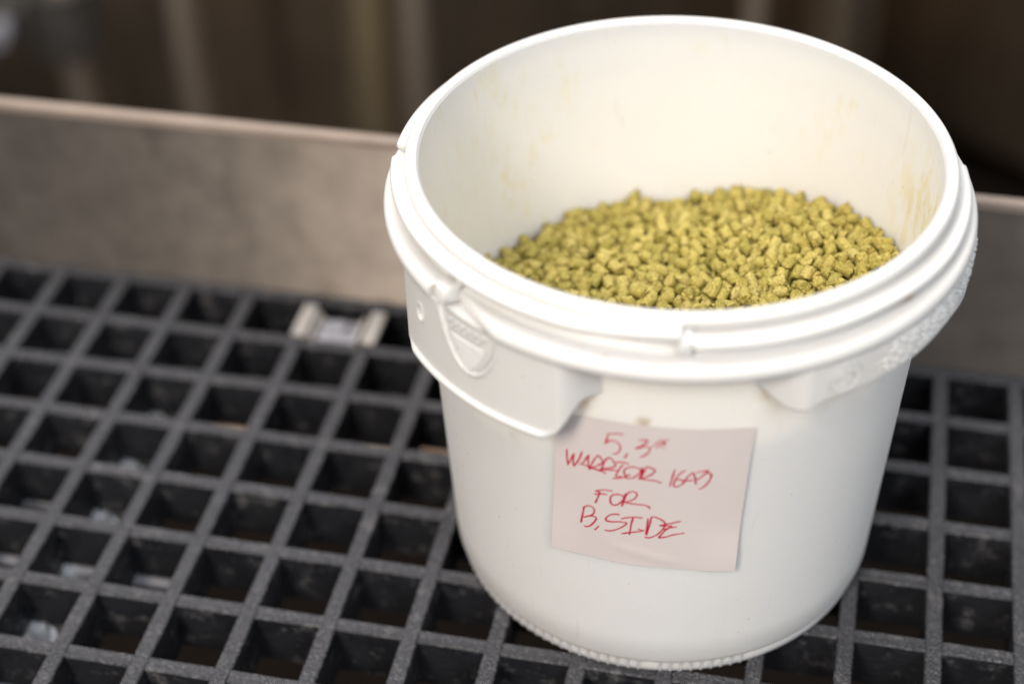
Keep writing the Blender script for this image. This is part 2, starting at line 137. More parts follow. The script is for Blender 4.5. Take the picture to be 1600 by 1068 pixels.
4677,14464,12626,937,-237,-171,-187,2,-11808,4656,11385,600,7,-599,529,5,-9492,15807,11325,31,-118,-346,929,2,7697,10452,13299,926,-327,166,71,5,13727,5896,14010,846,-493,-21,198,4,
15094,12202,13528,933,178,232,-205,4,9935,7496,13530,228,242,921,197,4,-1940,11396,11955,521,301,-636,482,6,13811,13103,13598,442,485,-220,-721,5,3170,10349,12657,448,310,505,668,6,
-6220,2512,11993,87,105,404,903,0,9831,13869,13225,604,-250,456,603,1,-2721,3551,12354,49,-592,767,-238,1,9518,-3123,14356,888,-109,-433,-104,3,-2644,13917,11983,241,68,-904,-344,3,
1974,8144,12750,403,-556,418,-593,2,-1495,3067,12353,420,-270,-815,291,4,2163,5985,12511,507,113,-311,-795,1,6492,10533,13249,213,-336,307,-863,3,-4967,13917,11796,582,-240,646,-429,1,
7444,9048,13228,380,900,172,-119,3,13084,12058,13492,481,808,-334,53,2,17868,7400,14193,125,669,149,-716,3,-14157,7832,11119,770,62,-624,-106,1,-3671,1462,12304,106,12,987,108,1,
9744,12801,13029,834,151,125,514,3,-1908,-681,12499,315,599,-692,-247,3,1465,9734,12740,57,-708,-515,478,2,9014,2390,13799,136,124,950,247,2,-5446,16502,11417,353,388,317,789,1,
-4399,3263,12242,867,349,-348,60,1,8108,17335,13156,113,873,-192,431,1,-5985,6271,12239,723,-582,79,-362,3,255,3698,12366,844,82,19,-528,3,4127,8201,13043,401,751,-132,506,6,
3273,-2757,13430,375,304,-691,537,4,4597,10806,12932,613,-714,-15,-336,0,-7709,10564,11887,904,386,121,-129,2,8730,17070,12892,168,149,700,676,5,10189,1603,13430,575,-782,-172,164,5,
-6745,18051,11256,404,-194,-688,-569,4,-7753,11334,11573,342,513,-311,-722,3,-544,11846,12159,317,104,542,770,6,3996,12866,12713,583,664,-302,-355,5,11527,3844,13755,337,910,-32,-233,4,
-4315,-867,12487,619,534,-465,337,4,3726,1320,12940,361,-862,-345,68,6,4781,3055,13279,415,847,35,327,2,4496,1246,12837,119,-818,217,-517,0,16963,6521,14105,189,-265,-693,642,2,
-13134,11670,11060,478,108,831,261,2,15171,1056,14433,281,-873,250,-308,5,-2960,14716,11604,429,-748,-1,-504,3,14672,6300,13924,21,-32,201,-978,4,17704,4264,14336,367,677,-291,-566,5,
-9338,4381,11494,214,-505,632,-546,5,-4495,8105,11810,704,338,620,61,5,11205,13400,13266,779,-209,399,-434,6,-1892,6518,12211,478,-381,747,258,1,2291,9102,12507,274,-412,95,863,4,
5934,9705,13056,384,748,461,280,7,-17220,8951,10683,226,413,437,-765,1,7309,11475,13097,768,161,-491,376,3,-13142,7911,11242,393,654,-594,250,4,-3913,14011,11679,734,-181,-650,57,1,
7586,6396,13370,434,517,715,-175,3,-10382,7176,11591,871,-36,456,-171,3,-112,8629,12204,561,476,664,-124,1,-3078,17320,11426,548,320,-256,728,0,17454,3231,14422,501,32,153,850,3,
-12341,6175,11144,852,-278,-343,-279,7,-6981,6068,11674,847,-71,-522,-60,7,142,10403,12329,576,-141,-787,-167,6,1782,5145,12717,194,622,-283,-702,5,4194,4960,12846,74,785,-124,600,2,
-15204,8551,10862,131,-262,731,-614,2,-9364,9579,11460,673,119,683,-256,6,5074,16470,12423,661,-339,13,668,7,9130,5063,13283,898,-74,2,432,1,11552,-1230,14279,8,-41,-910,-409,1,
10583,9295,13604,232,-843,-317,-365,3,-5463,17447,11265,879,-190,423,-100,1,-1346,8752,12046,441,-83,-866,217,1,5181,7079,13042,809,232,-304,-444,0,-6821,10179,11500,275,938,180,-104,5,
-5481,61,12190,303,585,610,-438,5,6907,-1788,13604,373,523,377,-666,2,-14734,10533,11092,755,-377,231,-482,5,-1827,19223,11381,641,-614,-339,-310,3,3868,15224,12478,346,514,-174,764,2,
5677,12598,12839,406,-711,495,-286,2,12816,3752,13849,364,572,583,446,4,-1098,12810,12033,423,637,-639,73,3,-11586,5972,11477,691,298,331,568,2,-5984,6829,11814,469,801,175,-325,3,
992,8465,12586,583,-803,106,44,3,6204,8638,13147,685,-75,717,-98,4,-5854,8649,11634,280,-760,-99,577,4,-4178,10422,11796,855,-382,-193,-290,3,-1811,1653,12400,39,412,402,816,1,
-2473,4641,12385,320,-50,-668,668,3,4552,11789,12816,914,-136,-359,-123,5,-8183,12534,11203,831,6,-502,-236,4,-4275,17378,11453,125,285,889,333,2,1892,16495,12206,615,84,529,-578,4,
960,2119,12789,193,-520,-665,-498,2,-287,14893,11880,542,-128,-586,-587,3,17618,-3954,14474,891,-415,-149,-104,0,19384,562,14363,335,-278,-615,-656,3,-11233,12924,10911,260,85,668,-690,7,
-10740,15002,11052,540,-734,291,-289,6,-4965,-11613,12391,560,-576,476,-355,4,-2095,15618,11526,948,290,71,-105,0,2600,-18033,13174,642,-573,-345,-373,2,9943,-16570,14095,323,-571,389,645,3,
6376,13164,12615,7,-262,-252,-930,2,11367,-14962,14216,737,-619,268,0,3,13472,-12373,14324,411,-59,178,-891,3,15893,-3026,14161,454,398,-198,771,6,17978,-7283,14555,587,360,202,-694,4,
16095,770,14062,727,-238,-320,557,3,16004,6879,14023,137,-509,-517,-673,5,-15932,-3527,11465,653,372,643,140,5,-17200,793,11321,457,11,-800,-387,3,-16578,6775,10787,68,-682,23,-726,7,
-7567,15480,11239,569,-327,-753,-17,6,-3957,-18027,12594,362,748,-319,-454,5,-4459,18652,11263,381,334,-820,264,3,103,-6154,12598,408,-198,647,611,6,2239,-14330,13115,603,-530,94,587,5,
4163,-11117,13224,467,508,-539,481,6,3338,-3226,12875,558,717,390,142,2,6024,6132,12944,698,-478,405,343,7,6016,17221,12483,265,-689,-352,-574,4,10211,-12926,13789,96,-8,-824,556,1,
10329,-6093,13877,548,-422,152,704,5,9312,-4184,13714,287,624,-493,-533,7,10264,-1654,13627,199,-111,922,311,2,11161,-11569,14129,416,442,-379,697,7,12396,-6723,14043,22,450,-743,493,2,
12160,-5196,14080,120,596,-496,-618,6,13791,720,13879,359,491,-170,774,6,14317,-6673,14294,263,90,-873,399,7,18435,-6038,14482,435,17,-55,898,4,18821,-3478,14425,551,-536,-463,439,5,
16293,-443,14309,191,-940,254,118,4,-16914,-9165,11347,552,-134,-150,808,4,-17510,-5231,11174,52,-43,506,-859,1,-13708,-10519,11786,86,-566,691,439,1,-12661,-4311,11574,582,-683,-17,440,3,
-13772,90,11377,217,417,-873,-121,7,-12760,-14463,11722,649,131,64,-745,3,-10163,-3194,11742,246,94,-522,-810,4,-12026,2436,11276,351,-659,-342,-569,5,-11753,10801,11064,133,770,-34,-622,2,
-11979,11745,10919,696,-107,40,707,2,-10148,-11602,12000,903,288,-260,-176,3,-8349,10349,11345,332,491,803,32,3,-6114,-11801,12353,524,745,-234,336,5,-6049,13936,11406,149,109,-900,392,5,
-6614,16324,11219,685,-522,449,235,1,-5242,-13768,12455,160,684,662,-257,3,-4971,-12857,12679,460,740,-426,239,0,-3362,-5765,12215,481,-137,573,648,3,-5129,12756,11710,175,-230,-911,-290,4,
-5746,18469,11285,172,-373,599,686,3,-5188,-18701,12433,308,-89,941,-99,3,14,-3220,12484,630,-506,11,587,4,159,19403,11516,3,990,123,-49,2,1988,-15612,13302,401,875,-260,-66,4,
398,-12888,12997,382,197,-509,744,1,1564,2722,12459,888,101,391,215,4,2762,14623,12310,768,620,-48,-144,2,3623,-17470,13269,608,-389,504,-474,2,4055,-2512,13018,973,214,-71,29,3,
3457,-14896,13529,465,-514,-131,708,1,6308,-10696,13547,215,-2,489,-844,1,5571,13699,12661,348,121,530,762,6,6507,18274,12362,687,349,204,602,2,8231,-17363,13789,537,377,629,-415,4,
7413,-10872,13564,28,499,-741,-446,6,7060,-9383,13481,112,-243,-251,929,2,8161,15114,12812,955,109,114,249,4,7996,17678,12566,217,917,172,284,3,10850,-16082,14096,746,335,-572,53,2,
10857,-5381,13894,434,-774,31,-458,0,9412,-3081,13756,507,-234,827,51,5,8431,-1520,13541,904,210,-72,-361,3,13273,-11459,14404,175,-461,862,114,2,13692,-4884,14436,455,-670,542,221,5,
11125,7511,13413,325,135,-865,-356,3,12489,9796,13490,397,-368,424,725,4,15200,-10941,14459,344,573,-610,-423,6,15280,-7406,14450,749,13,-239,-616,6,14818,-5146,14218,14,411,-687,597,5,
16361,-5679,14349,58,123,35,-989,2,19313,-1055,14766,683,167,698,128,3,17531,1544,14385,128,657,-652,352,4,16484,8271,13892,559,589,-546,201,3,-18046,-2435,11013,351,-121,-10,927,1,
-19094,-1346,10886,849,-48,-375,-367,4,-16306,-5793,11269,243,-622,-179,-721,3,-18142,-3871,11199,700,425,-82,567,2,-17261,3050,10919,477,211,-245,-816,1,-17769,7809,10661,541,202,109,-808,4,
-14354,-8416,11540,18,905,141,399,0,-13885,-4659,11459,135,240,-817,504,3,-14498,1868,11306,202,236,-486,-815,4,-13774,3118,11327,91,-804,-552,-194,5,-14282,5136,11124,893,434,94,-61,4,
-13573,9704,10875,943,-46,-317,-79,6,-11832,-14427,12077,146,-326,627,691,7,-11196,-2026,11565,557,-412,684,-223,6,-11416,2375,11697,689,472,-261,-482,6,-11469,3709,11314,486,836,-74,239,0,
-10034,7977,11325,700,-297,-357,-541,3,-8322,-13896,12197,481,846,-136,179,5,-10862,-9679,11927,430,493,-546,522,4,-10647,-8537,11946,493,-499,624,-341,4,-9120,-7627,11860,116,-766,297,-556,0,
-9165,5458,11539,750,93,-317,-571,5,-7862,-7029,11989,34,-419,758,496,7,-7526,-4537,11901,324,217,346,-852,3,-7805,-708,11748,767,40,-164,618,1,-4677,-16893,12485,332,-332,572,671,3,
-6124,-14019,12629,194,629,-750,36,6,-6841,-10077,12334,395,-638,78,655,6,-4674,-9377,12352,348,164,-620,683,6,-4115,-6544,12369,421,-252,759,425,0,-2696,-17540,12642,213,110,58,-968,1,
-2935,-14771,12722,516,-639,-364,-437,3,-1429,-4532,12550,786,368,-410,276,3,-2839,5764,12013,135,963,31,-226,2,-541,-17195,13097,572,-370,724,-97,3,-418,-16101,12882,1,981,110,-154,4,
-1217,-9770,12619,585,-341,-217,702,4,-328,-7480,12642,340,649,107,671,2,-805,-5706,12524,11,-196,-610,-766,4,-952,-3642,12385,361,-371,189,833,4,138,2670,12430,123,-580,186,-782,2,
-1198,5679,12155,295,-263,833,-384,2,204,7537,12253,468,-80,-506,719,4,997,-14921,13263,366,400,-666,510,7,1532,-13253,13127,447,56,827,-333,2,1453,-8547,12922,332,-760,251,-498,5,
2042,-7128,12932,615,27,-413,669,1,2790,-2195,12960,361,-83,839,-397,4,2357,3837,12741,639,-558,-358,387,4,1689,10264,12360,787,-417,154,426,5,533,13185,12136,202,959,-179,-75,1,
3005,-15730,13278,483,846,-97,-202,3,2744,-9091,12951,400,503,-762,-62,0,3325,-4686,12957,630,461,-434,447,5,2202,-2870,13184,438,-44,-353,-824,3,4685,-259,12797,792,-390,335,326,5,
3149,11575,12578,649,239,-709,130,4,3023,15659,12183,20,-958,24,-281,1,4397,-15052,13567,124,-156,-905,-373,5,6554,-13439,13784,617,-763,-177,55,3,5253,-7551,13209,511,326,-5,794,6,
5647,-5220,13205,57,392,-489,-775,3,5998,3107,12835,579,-534,-300,-536,4,6420,4196,13029,654,-575,-214,-439,3,6155,15713,12526,519,6,-354,-777,3,6762,-10035,13871,91,485,-575,-651,3,
7760,-6066,13519,533,-509,664,-117,7,7468,811,13209,633,167,-631,-414,5,8501,5863,13139,243,509,605,560,4,10181,-11858,13846,20,525,-848,-43,3,8750,-9967,13895,206,626,-741,-118,1,
10154,-9070,13926,380,-799,284,-366,7,10219,-7919,13806,353,799,-415,-249,4,9197,-5305,13927,112,-251,-680,-678,4,10452,-492,13786,679,189,561,432,3,9837,6452,13523,391,-566,255,-678,4,
12285,-11142,14228,469,261,-764,356,2,12306,-8555,13974,104,-408,-157,892,3,11562,-6092,14049,642,-430,629,77,1,12523,-4924,14616,665,-279,680,-123,3,11415,-1803,13850,487,-497,450,-558,3,
11561,-560,13680,367,230,461,-773,5,13016,4694,13965,234,202,710,-631,1,11230,9909,13397,599,-566,-525,209,2,14047,-13387,14429,784,-253,492,280,4,15362,-9979,14306,483,-554,-176,653,2,
16086,-8968,14507,666,-706,184,-151,4,15740,-4222,14826,410,-843,-291,186,5,14728,-3572,14278,392,447,741,309,6,14980,-515,14072,422,-882,-107,173,4,14661,1425,13880,957,-54,-276,-59,2,
17111,-9113,14805,343,-409,-365,-762,1,18716,-5174,14970,383,-624,635,243,1,17949,-1919,14415,250,374,-279,-847,5,18264,-913,14655,51,727,-683,24,3,18579,209,14508,48,-488,-785,376,1,
18780,3209,14451,533,-347,-715,288,5,-19392,-2175,11185,142,-716,-188,656,0,-17765,1788,10905,546,424,26,-720,5,-18196,6086,10868,521,-542,508,-418,3,-16400,-9954,11644,298,470,160,-814,3,
-17320,-8343,11338,63,91,-673,-730,0,-18379,-6274,11320,416,817,395,-37,6,-16105,284,11468,101,-777,-593,-180,3,-16634,1584,11114,814,338,344,321,4,-13892,-7435,11484,134,895,221,360,3,
-13907,-3431,11461,168,-713,-382,561,7,-12528,-978,11443,340,-668,527,397,3,-15254,983,11482,300,-242,-850,-356,6,-14851,3761,11345,469,-698,418,342,4,-13532,-13832,11680,691,307,-583,295,2,
-11169,-11031,12066,61,-371,-628,-680,3,-11593,-6176,11717,311,586,51,745,2,-10470,-5670,11644,371,166,-871,-273,3,-11536,-3977,11798,828,-170,-531,21,2,-11186,-901,11483,826,47,-554,-82,5,
-12019,115,11642,719,-31,-693,-32,1,-10326,6157,11405,364,-907,201,-57,6,-11055,8392,11263,63,157,549,-818,3,-10713,10837,11224,483,-499,-608,-382,5,-9227,-15800,12134,776,-302,-544,-86,6,
-9418,-12187,12259,193,474,-811,281,4,-9947,-7525,11930,840,206,56,496,1,-8674,-5010,12133,397,778,-71,480,2,-8901,-899,11806,912,-66,-205,-347,5,-9476,2097,11571,333,-870,219,-288,1,
-9545,3301,11707,598,206,-444,633,4,-7941,13421,11456,759,161,-413,-474,1,-8308,-17047,12358,69,-742,-435,503,6,-7275,-14886,12385,861,-253,-246,362,2,-8243,-10041,12062,571,60,557,-598,0,
-7542,-8666,12234,484,59,-871,47,6,-9137,-6538,11808,719,-600,-258,-236,2,-5881,-6163,12189,857,458,172,-156,4,-6491,-2568,12141,36,421,645,636,6,-7903,-2027,12066,832,-418,137,335,2,
-8220,1780,11847,410,755,-506,64,0,-7223,7959,11564,769,-369,-451,260,6,-4782,-15702,12469,257,-948,147,-108,3,-5916,-7768,12307,858,-351,117,353,2,-4269,-5346,12145,338,-487,-424,-683,3,
-4544,-153,11982,20,-958,-281,33,1,-3766,5729,12123,490,-339,-385,-703,7,-2409,-16482,12666,440,-449,-653,420,4,-3064,-13659,12626,447,-420,369,-697,5,-2160,-10548,12632,65,-146,-168,972,4,
-2896,-9323,12649,184,-149,582,776,4,-3782,-8152,12309,143,956,-204,149,2,-2518,-3658,12264,576,379,653,309,5,-1345,196,12311,48,498,-144,-852,4,-2637,998,12419,680,548,485,-9,1,
-2481,7822,11997,865,-219,384,-232,3,-3109,13288,11636,472,762,137,-419,0,663,-17712,13426,426,750,-361,351,1,813,-16586,13483,117,865,-454,-172,4,-1346,-11138,12788,394,528,-746,89,0,
-929,-8909,12881,705,-261,-308,582,1,-404,-8054,13073,591,-471,-602,255,6,-167,-4698,12679,663,274,104,687,2,1659,-18069,13257,538,124,-6,832,1,-13,-14986,13120,458,882,-105,9,2,
2421,-14695,13644,325,-463,709,-419,5,14,-9830,12851,123,80,747,-647,2,1365,-6367,12990,246,444,139,849,5,1015,-4813,12655,299,564,-378,670,5,1412,-1726,12710,335,-550,-124,-754,3,
840,505,12689,803,-541,181,169,5,1102,6327,12588,436,540,-647,312,0,446,11517,12324,231,-358,901,63,4,5142,-18238,13823,424,-561,-300,643,6,3302,-17847,13689,519,-162,-558,-626,5,
2947,-11898,13085,343,420,-304,782,2,3579,-9758,13483,115,-563,-67,815,7,3401,-8448,13193,556,-441,-112,694,6,4173,-6734,12981,492,74,269,-823,0,2623,-3915,13080,786,46,331,-518,2,
1222,-4546,13394,711,143,-224,-649,3,3946,2858,12903,576,462,632,-231,7,2682,12613,12460,53,-271,605,-745,4,5182,-10909,13416,587,651,333,-345,3,5319,-9687,13531,8,939,-71,-333,4,
4863,-5839,13207,353,524,767,-97,4,6435,-4526,13492,532,-397,13,-746,3,5472,-4034,13348,570,710,-212,-352,7,6354,-1515,13052,554,-707,-338,-278,2,5494,2408,13168,411,327,480,701,4,
7023,14947,12825,677,-42,422,-600,4,9061,-16982,14136,232,-99,735,-628,4,8444,-12505,13857,574,690,-359,-253,3,6703,-11644,13761,274,933,139,-182,3,8434,-8926,13628,363,-731,416,-399,4,
7366,-4248,13375,535,370,169,739,2,7861,-2556,13602,603,402,687,28,5,7571,-1020,13321,171,763,498,-374,4,10436,-14703,14228,289,20,-608,738,6,9924,-11926,14360,691,-460,-509,225,6,
11208,-9245,14330,808,-327,-167,459,4,8124,-4829,13786,166,344,-776,500,5,8978,7484,13218,260,-216,725,599,0,10700,10765,13511,819,-444,-326,-155,0,10545,12035,13167,753,177,-234,588,4,
9262,14529,12899,256,-827,146,-477,2,11494,-15161,14774,481,-180,847,-128,6,12037,-12993,14200,290,-572,-124,756,0,13400,-9471,14248,222,863,-76,446,3,11505,-7333,14155,224,622,-431,-612,2,
14746,-4310,14759,45,-440,-108,889,1,12266,-3114,14067,443,414,-583,-539,1,13922,-922,13955,890,367,147,225,3,15232,-12042,14644,12,467,869,157,4,16151,-5636,14804,534,-68,617,572,3,
13272,2143,13823,13,162,401,900,2,16742,755,14570,360,-212,832,362,5,19359,1475,14756,36,45,-412,909,2,17551,8614,14198,668,-481,527,-205,0,-19086,-3671,11401,88,-190,620,754,0,
-17454,-62,11085,717,181,-519,-426,1,-18471,2963,10961,731,104,392,-547,2,-17948,3897,10691,869,364,321,-79,4,-17359,-8748,11863,186,442,-521,705,3,-17606,-6363,11686,572,460,-9,-678,6,
-17118,-4189,11617,851,80,508,92,3,-16452,-900,11616,814,-211,446,-304,7,-16149,1192,11701,138,28,550,822,2,-16158,3856,10980,852,-234,439,156,5,-13668,-12471,11716,162,859,-228,426,5,
-14680,-9348,11861,794,-128,-55,-590,4,-14728,-6986,11743,393,247,-755,462,6,-13262,-4996,11852,335,904,-141,221,4,-12865,-2226,11514,621,312,-243,-675,3,-14160,-879,11413,166,-337,-23,925,3,
-16468,2685,11321,780,223,-520,262,4,-13387,4209,11391,306,-666,196,-650,5,-13528,5996,11273,346,650,-466,489,4,-11661,-12692,11926,197,94,-964,143,0,-12106,-9243,11847,730,-483,94,473,3,
-12837,-8316,11602,546,-238,-222,-770,0,-11727,-4943,11588,398,-50,-808,430,1,-10583,-3731,12125,733,-273,-608,-127,5,-11097,1058,11581,175,598,616,-480,0,-10703,4589,11615,272,-165,-439,-839,1,
-8359,-15176,12156,240,-961,-122,51,3,-10238,-14053,12158,220,86,757,-607,2,-9840,-10716,12170,403,-356,-822,-180,3,-9435,-9278,12182,429,76,-782,443,6,-9710,-7977,12373,266,1,837,-476,3,
-10438,-4832,11872,903,241,218,-278,1,-8084,-2886,11770,69,81,893,-435,3,-8996,858,11767,618,-167,-455,617,5,-6549,-17178,12507,135,-928,-342,-28,6,-8142,-15767,12653,440,-567,-193,-668,3,
-7596,-11636,12205,292,-126,-908,-269,0,-7836,-8233,12648,816,-254,518,1,7,-7114,-6119,12006,653,334,-306,605,1,-8026,-4482,12434,393,210,497,743,2,-5722,-2602,12558,889,227,252,305,2,
-6536,-300,11842,634,283,190,-693,7,-7581,16549,11324,293,-687,-32,663,2,-5541,-16528,12800,460,-682,-398,404,5,-5250,-10578,12675,328,-399,762,-388,4,-5358,-8755,12543,44,581,-720,-375,1,
-3353,-7005,12773,423,270,817,-279,4,-5129,-5271,12336,182,-45,357,-914,5,-4971,-1904,12200,134,767,-563,-274,4,-4859,11500,11907,717,118,675,117,2,-3886,-16838,12909,570,-154,-570,-570,5,
-2807,-17717,13108,30,688,383,-614,3,-1936,-14306,12962,666,-684,-157,-249,2,-3430,-10456,12550,136,706,604,341,4,-3833,-9183,12783,153,240,794,-535,6,-2868,-7953,12607,204,-690,-656,-224,4,
-3482,-4673,12526,186,-725,641,-166,5,-2086,-1684,12544,818,-13,-206,-535,0,-2927,8864,11910,95,895,-169,-398,4,-3280,10865,11761,521,195,498,-664,4,-744,-18766,13188,166,296,518,784,7,
-1269,-16457,13033,566,-728,-382,-33,0,-1179,-13195,13024,856,250,-330,-306,6,-1183,-12020,13259,716,-282,-595,-227,7,-527,-9668,13229,147,166,503,834,4,-691,-6870,13045,474,-347,639,494,3,
-408,-3839,12843,355,406,124,832,1,-558,-2528,12756,751,-153,589,254,3,-235,-919,12544,558,222,-788,-126,3,-782,1022,12480,368,-158,915,2,6,864,14949,12155,179,-394,-8,-900,2,
108,16958,11859,307,-151,460,-818,5,700,-18600,13313,103,68,-186,974,5,1746,-17090,13306,455,22,887,58,2,422,-12525,13509,188,923,323,-82,4,757,-11724,13068,451,-595,564,351,3,
842,-9912,13228,688,-533,167,461,4,1501,-7505,13153,784,158,-413,433,0,1991,-4699,13000,878,40,-276,-386,4,922,-2806,13039,489,553,-548,-391,5,2237,-1070,12947,377,792,-66,-473,2,
2674,17214,12144,623,420,-330,-569,1,4299,-18948,14143,672,264,-684,-93,5,4726,-17257,13559,299,733,-462,-397,2,4078,-13951,13558,365,242,-294,848,4,2041,-10793,13192,19,482,-381,-788,4,
3653,-8874,13702,459,469,679,326,6,3091,-7231,13149,14,-107,-641,759,2,3306,-6039,13127,215,626,316,678,6,4083,-4000,13313,98,-393,311,859,2,6662,-16058,13742,442,408,595,-531,7,
5151,-13530,13285,138,-700,248,-654,4,4985,-8772,13678,267,278,-672,631,1,5721,-6658,13303,10,643,-432,630,0,5787,-4871,13781,148,227,786,-554,3,6076,-2522,13193,252,623,739,7,1,
5269,-1229,12995,16,8,936,-348,3,7540,-18005,13974,746,-595,-294,-36,0,7556,-14253,13576,965,257,24,24,3,7704,-12215,14046,593,26,627,503,7,8624,-7799,13837,471,152,-824,273,3,
6838,-8189,13509,429,115,-767,-461,3,6984,-5283,13337,600,-621,-384,324,0,6961,-3235,13588,886,-92,-159,423,4,7558,15944,12768,394,-805,42,-440,3,10554,-14124,14644,128,540,277,-783,2,
8817,-10963,14039,520,-23,-43,-852,1,9538,-8328,14021,808,76,-334,477,1,9381,-6838,13716,447,405,794,-65,5,11550,-5537,14485,735,601,299,-86,7,10918,-3557,13897,707,-386,-198,556,1,
8688,-370,13477,273,-944,-168,70,4,8680,4100,13218,362,291,131,874,2,11573,-13860,14051,402,-690,-579,157,3,13542,-13453,14806,526,716,334,-312,5,12355,-8001,14410,183,216,308,-907,5,
12594,-6979,14623,780,254,-96,561,3,12421,-4208,14215,302,-290,851,-313,2,13556,-2201,14148,837,-24,-505,-201,1,12735,-385,13979,918,-87,-376,82,4,12066,10847,13611,517,308,-769,-213,4,
11937,14147,13202,14,405,881,-241,3,15698,-8390,14795,520,-831,51,187,4,14639,-7216,14935,273,-600,-544,516,3,17171,-2846,14541,726,-510,-459,27,4,14813,-1860,14189,783,227,390,-425,0,
14105,1581,14216,631,-252,-127,721,3,17629,-6727,14862,234,-592,-500,586,6,17619,-5458,14496,277,-880,-288,-251,3,16380,-830,14875,43,-180,-808,557,6,18375,2433,14690,619,215,-352,667,2,
-18479,-2759,11453,137,-428,451,-770,3,-19395,-1222,11502,834,546,56,-47,6,-19452,1055,11095,693,58,-712,-90,1,-18600,4081,11128,706,326,-625,-51,5,-16353,-8078,11370,946,264,81,-165,3,
-18764,-5066,11578,333,52,353,-871,4,-14851,-2564,11497,767,209,328,-508,2,-17686,-1979,11513,692,500,-517,48,3,-17863,629,11802,5,-327,-229,916,4,-17612,2233,11392,401,-829,-201,331,5,
-16959,5781,10925,746,13,-102,-657,4,-15977,8047,10842,785,237,-539,187,0,-14736,-11122,11872,118,250,215,936,3,-15577,-11543,11418,599,93,-722,330,2,-16177,-8981,11851,127,23,300,-944,4,
-13769,-4245,12152,396,-836,365,95,5,-13879,-2923,11884,62,-555,795,-231,1,-13757,-1559,11767,43,629,481,-608,7,-14750,-9,11916,35,886,-283,364,5,-12680,3304,11280,264,-925,267,39,3,
-13396,12715,10875,850,-71,-504,126,3,-10331,-12988,12153,136,446,-883,-22,1,-11884,-10570,12279,396,-293,58,-867,2,-12663,-11027,11850,331,907,113,-232,2,-12532,-6823,11844,447,-599,-602,279,7,
-12335,-4915,12108,640,-718,-83,-257,4,-12905,-3783,12299,45,-292,538,788,3,-12134,-749,11917,698,-350,9,-623,2,-12159,1071,11885,71,-635,768,19,4,-9073,-14849,12453,170,-316,-915,-180,4,
-10449,-15299,12298,664,-684,223,-199,1,-11216,-12298,12251,126,663,-332,657,4,-10247,-8997,12398,325,87,657,673,1,-8701,-7523,12404,73,-783,-591,176,4,-10691,-6563,12043,894,-129,68,421,2,
-8830,-3665,11938,5,-868,-154,471,4,-10932,-304,11864,32,283,895,339,0,-8360,99,12047,143,-2,-981,121,1,-6120,-18427,12689,915,120,379,-46,6,-7102,-12280,12526,315,404,767,384,4,
-8413,-11572,12450,578,420,481,-506,2,-8944,-10388,12240,341,333,737,478,0,-6864,-6880,12338,241,-278,-227,-900,0,-9168,-3916,12457,532,202,767,-295,5,-7669,-3445,12187,335,41,-410,-846,5,
-7423,167,11811,565,802,-152,-111,1,-5572,-17564,12781,52,-184,-980,-20,3,-5010,-14491,12883,389,823,-389,-136,6,-4720,-12008,12879,728,339,-565,-183,4,-6142,-9389,12443,288,305,-630,-652,4,
-4823,-7875,12599,877,-325,-150,317,3,-6303,-4769,12403,165,-751,-345,537,6,-5485,-3978,12219,698,-379,369,-480,3,-4033,9256,11995,54,562,438,698,2,-2982,-16499,13162,410,-541,678,280,7,
-3567,-12878,12772,451,-772,415,-165,5,-1957,-9030,12935,656,637,-313,251,7,-2373,-6460,12443,639,-161,-90,746,2,-1730,-3850,12834,624,272,-332,651,0,-3161,-1930,12274,251,-477,274,-795,3,
-2842,9905,12024,106,658,302,680,5,-2529,-18441,12759,340,495,-601,525,0,-1003,-15097,13088,8,-108,870,480,7,-299,-13870,13220,481,-130,-625,599,3,-916,-10581,12945,81,-460,-789,396,0,
930,-8283,13400,657,211,-431,579,4,465,-6810,13166,153,-46,-415,-895,4,-261,-5796,13011,221,491,564,-625,2,-1158,-1799,12827,356,-850,386,19,5,-663,9507,12220,630,-467,187,-589,1,
3152,-19138,13510,627,-276,-576,444,7,4301,-17257,14006,5,58,496,865,3,1432,-13397,13716,243,-256,-691,-629,7,-7,-11258,13189,693,-697,62,-167,5,1941,-9049,13463,159,-716,331,-592,4,
2319,-7852,13493,606,728,155,-277,5,1145,-5583,13240,818,-189,432,-325,4,468,-1852,12945,142,-811,-427,370,2,2576,-18497,13801,395,-746,-483,228,4,2811,-16680,13640,168,-345,455,803,2,
2170,-12591,13355,872,323,294,-216,4,4296,-12503,13354,854,173,-285,-398,1,4811,-9731,13946,627,520,423,-394,1,3773,-7716,13652,567,488,537,-387,3,4422,-5353,13628,445,-726,-523,7,4,
4344,-1625,13202,514,644,357,438,1,3892,17303,12382,687,240,-509,458,0,5703,-14746,13650,193,-58,-543,814,2,5618,-13408,13848,756,544,-5,362,6,4829,-11003,13840,960,-12,-162,225,2,
5776,-11456,14003,241,-55,-826,505,2,4338,-7541,13308,521,696,-470,147,4,5673,-5885,13649,186,363,-774,483,1,4901,-3185,13078,425,709,-127,546,2,7590,-15323,13767,637,606,365,-303,0,
9356,-15293,13951,220,-130,-495,829,0,7794,-10489,14090,330,13,895,297,4,6136,-8877,13600,89,397,322,-854,2,8609,-6417,14029,925,206,235,213,4,7404,-5505,14010,718,294,504,376,7,
7068,16906,12611,1,-405,-883,-232,0,9331,-12811,13684,421,604,451,504,0,10975,-13185,14223,459,-647,-289,-535,1,10614,-10032,14073,632,198,2,748,4,10383,-6931,14234,489,-167,-365,-773,3,
10291,-3381,14139,233,-255,209,-914,1,9116,-2240,13941,195,-113,-210,950,1,10551,-1219,14120,384,-842,-337,-167,1,12291,-14190,14525,357,-111,925,-50,7,12594,-12230,14666,296,498,233,780,4,
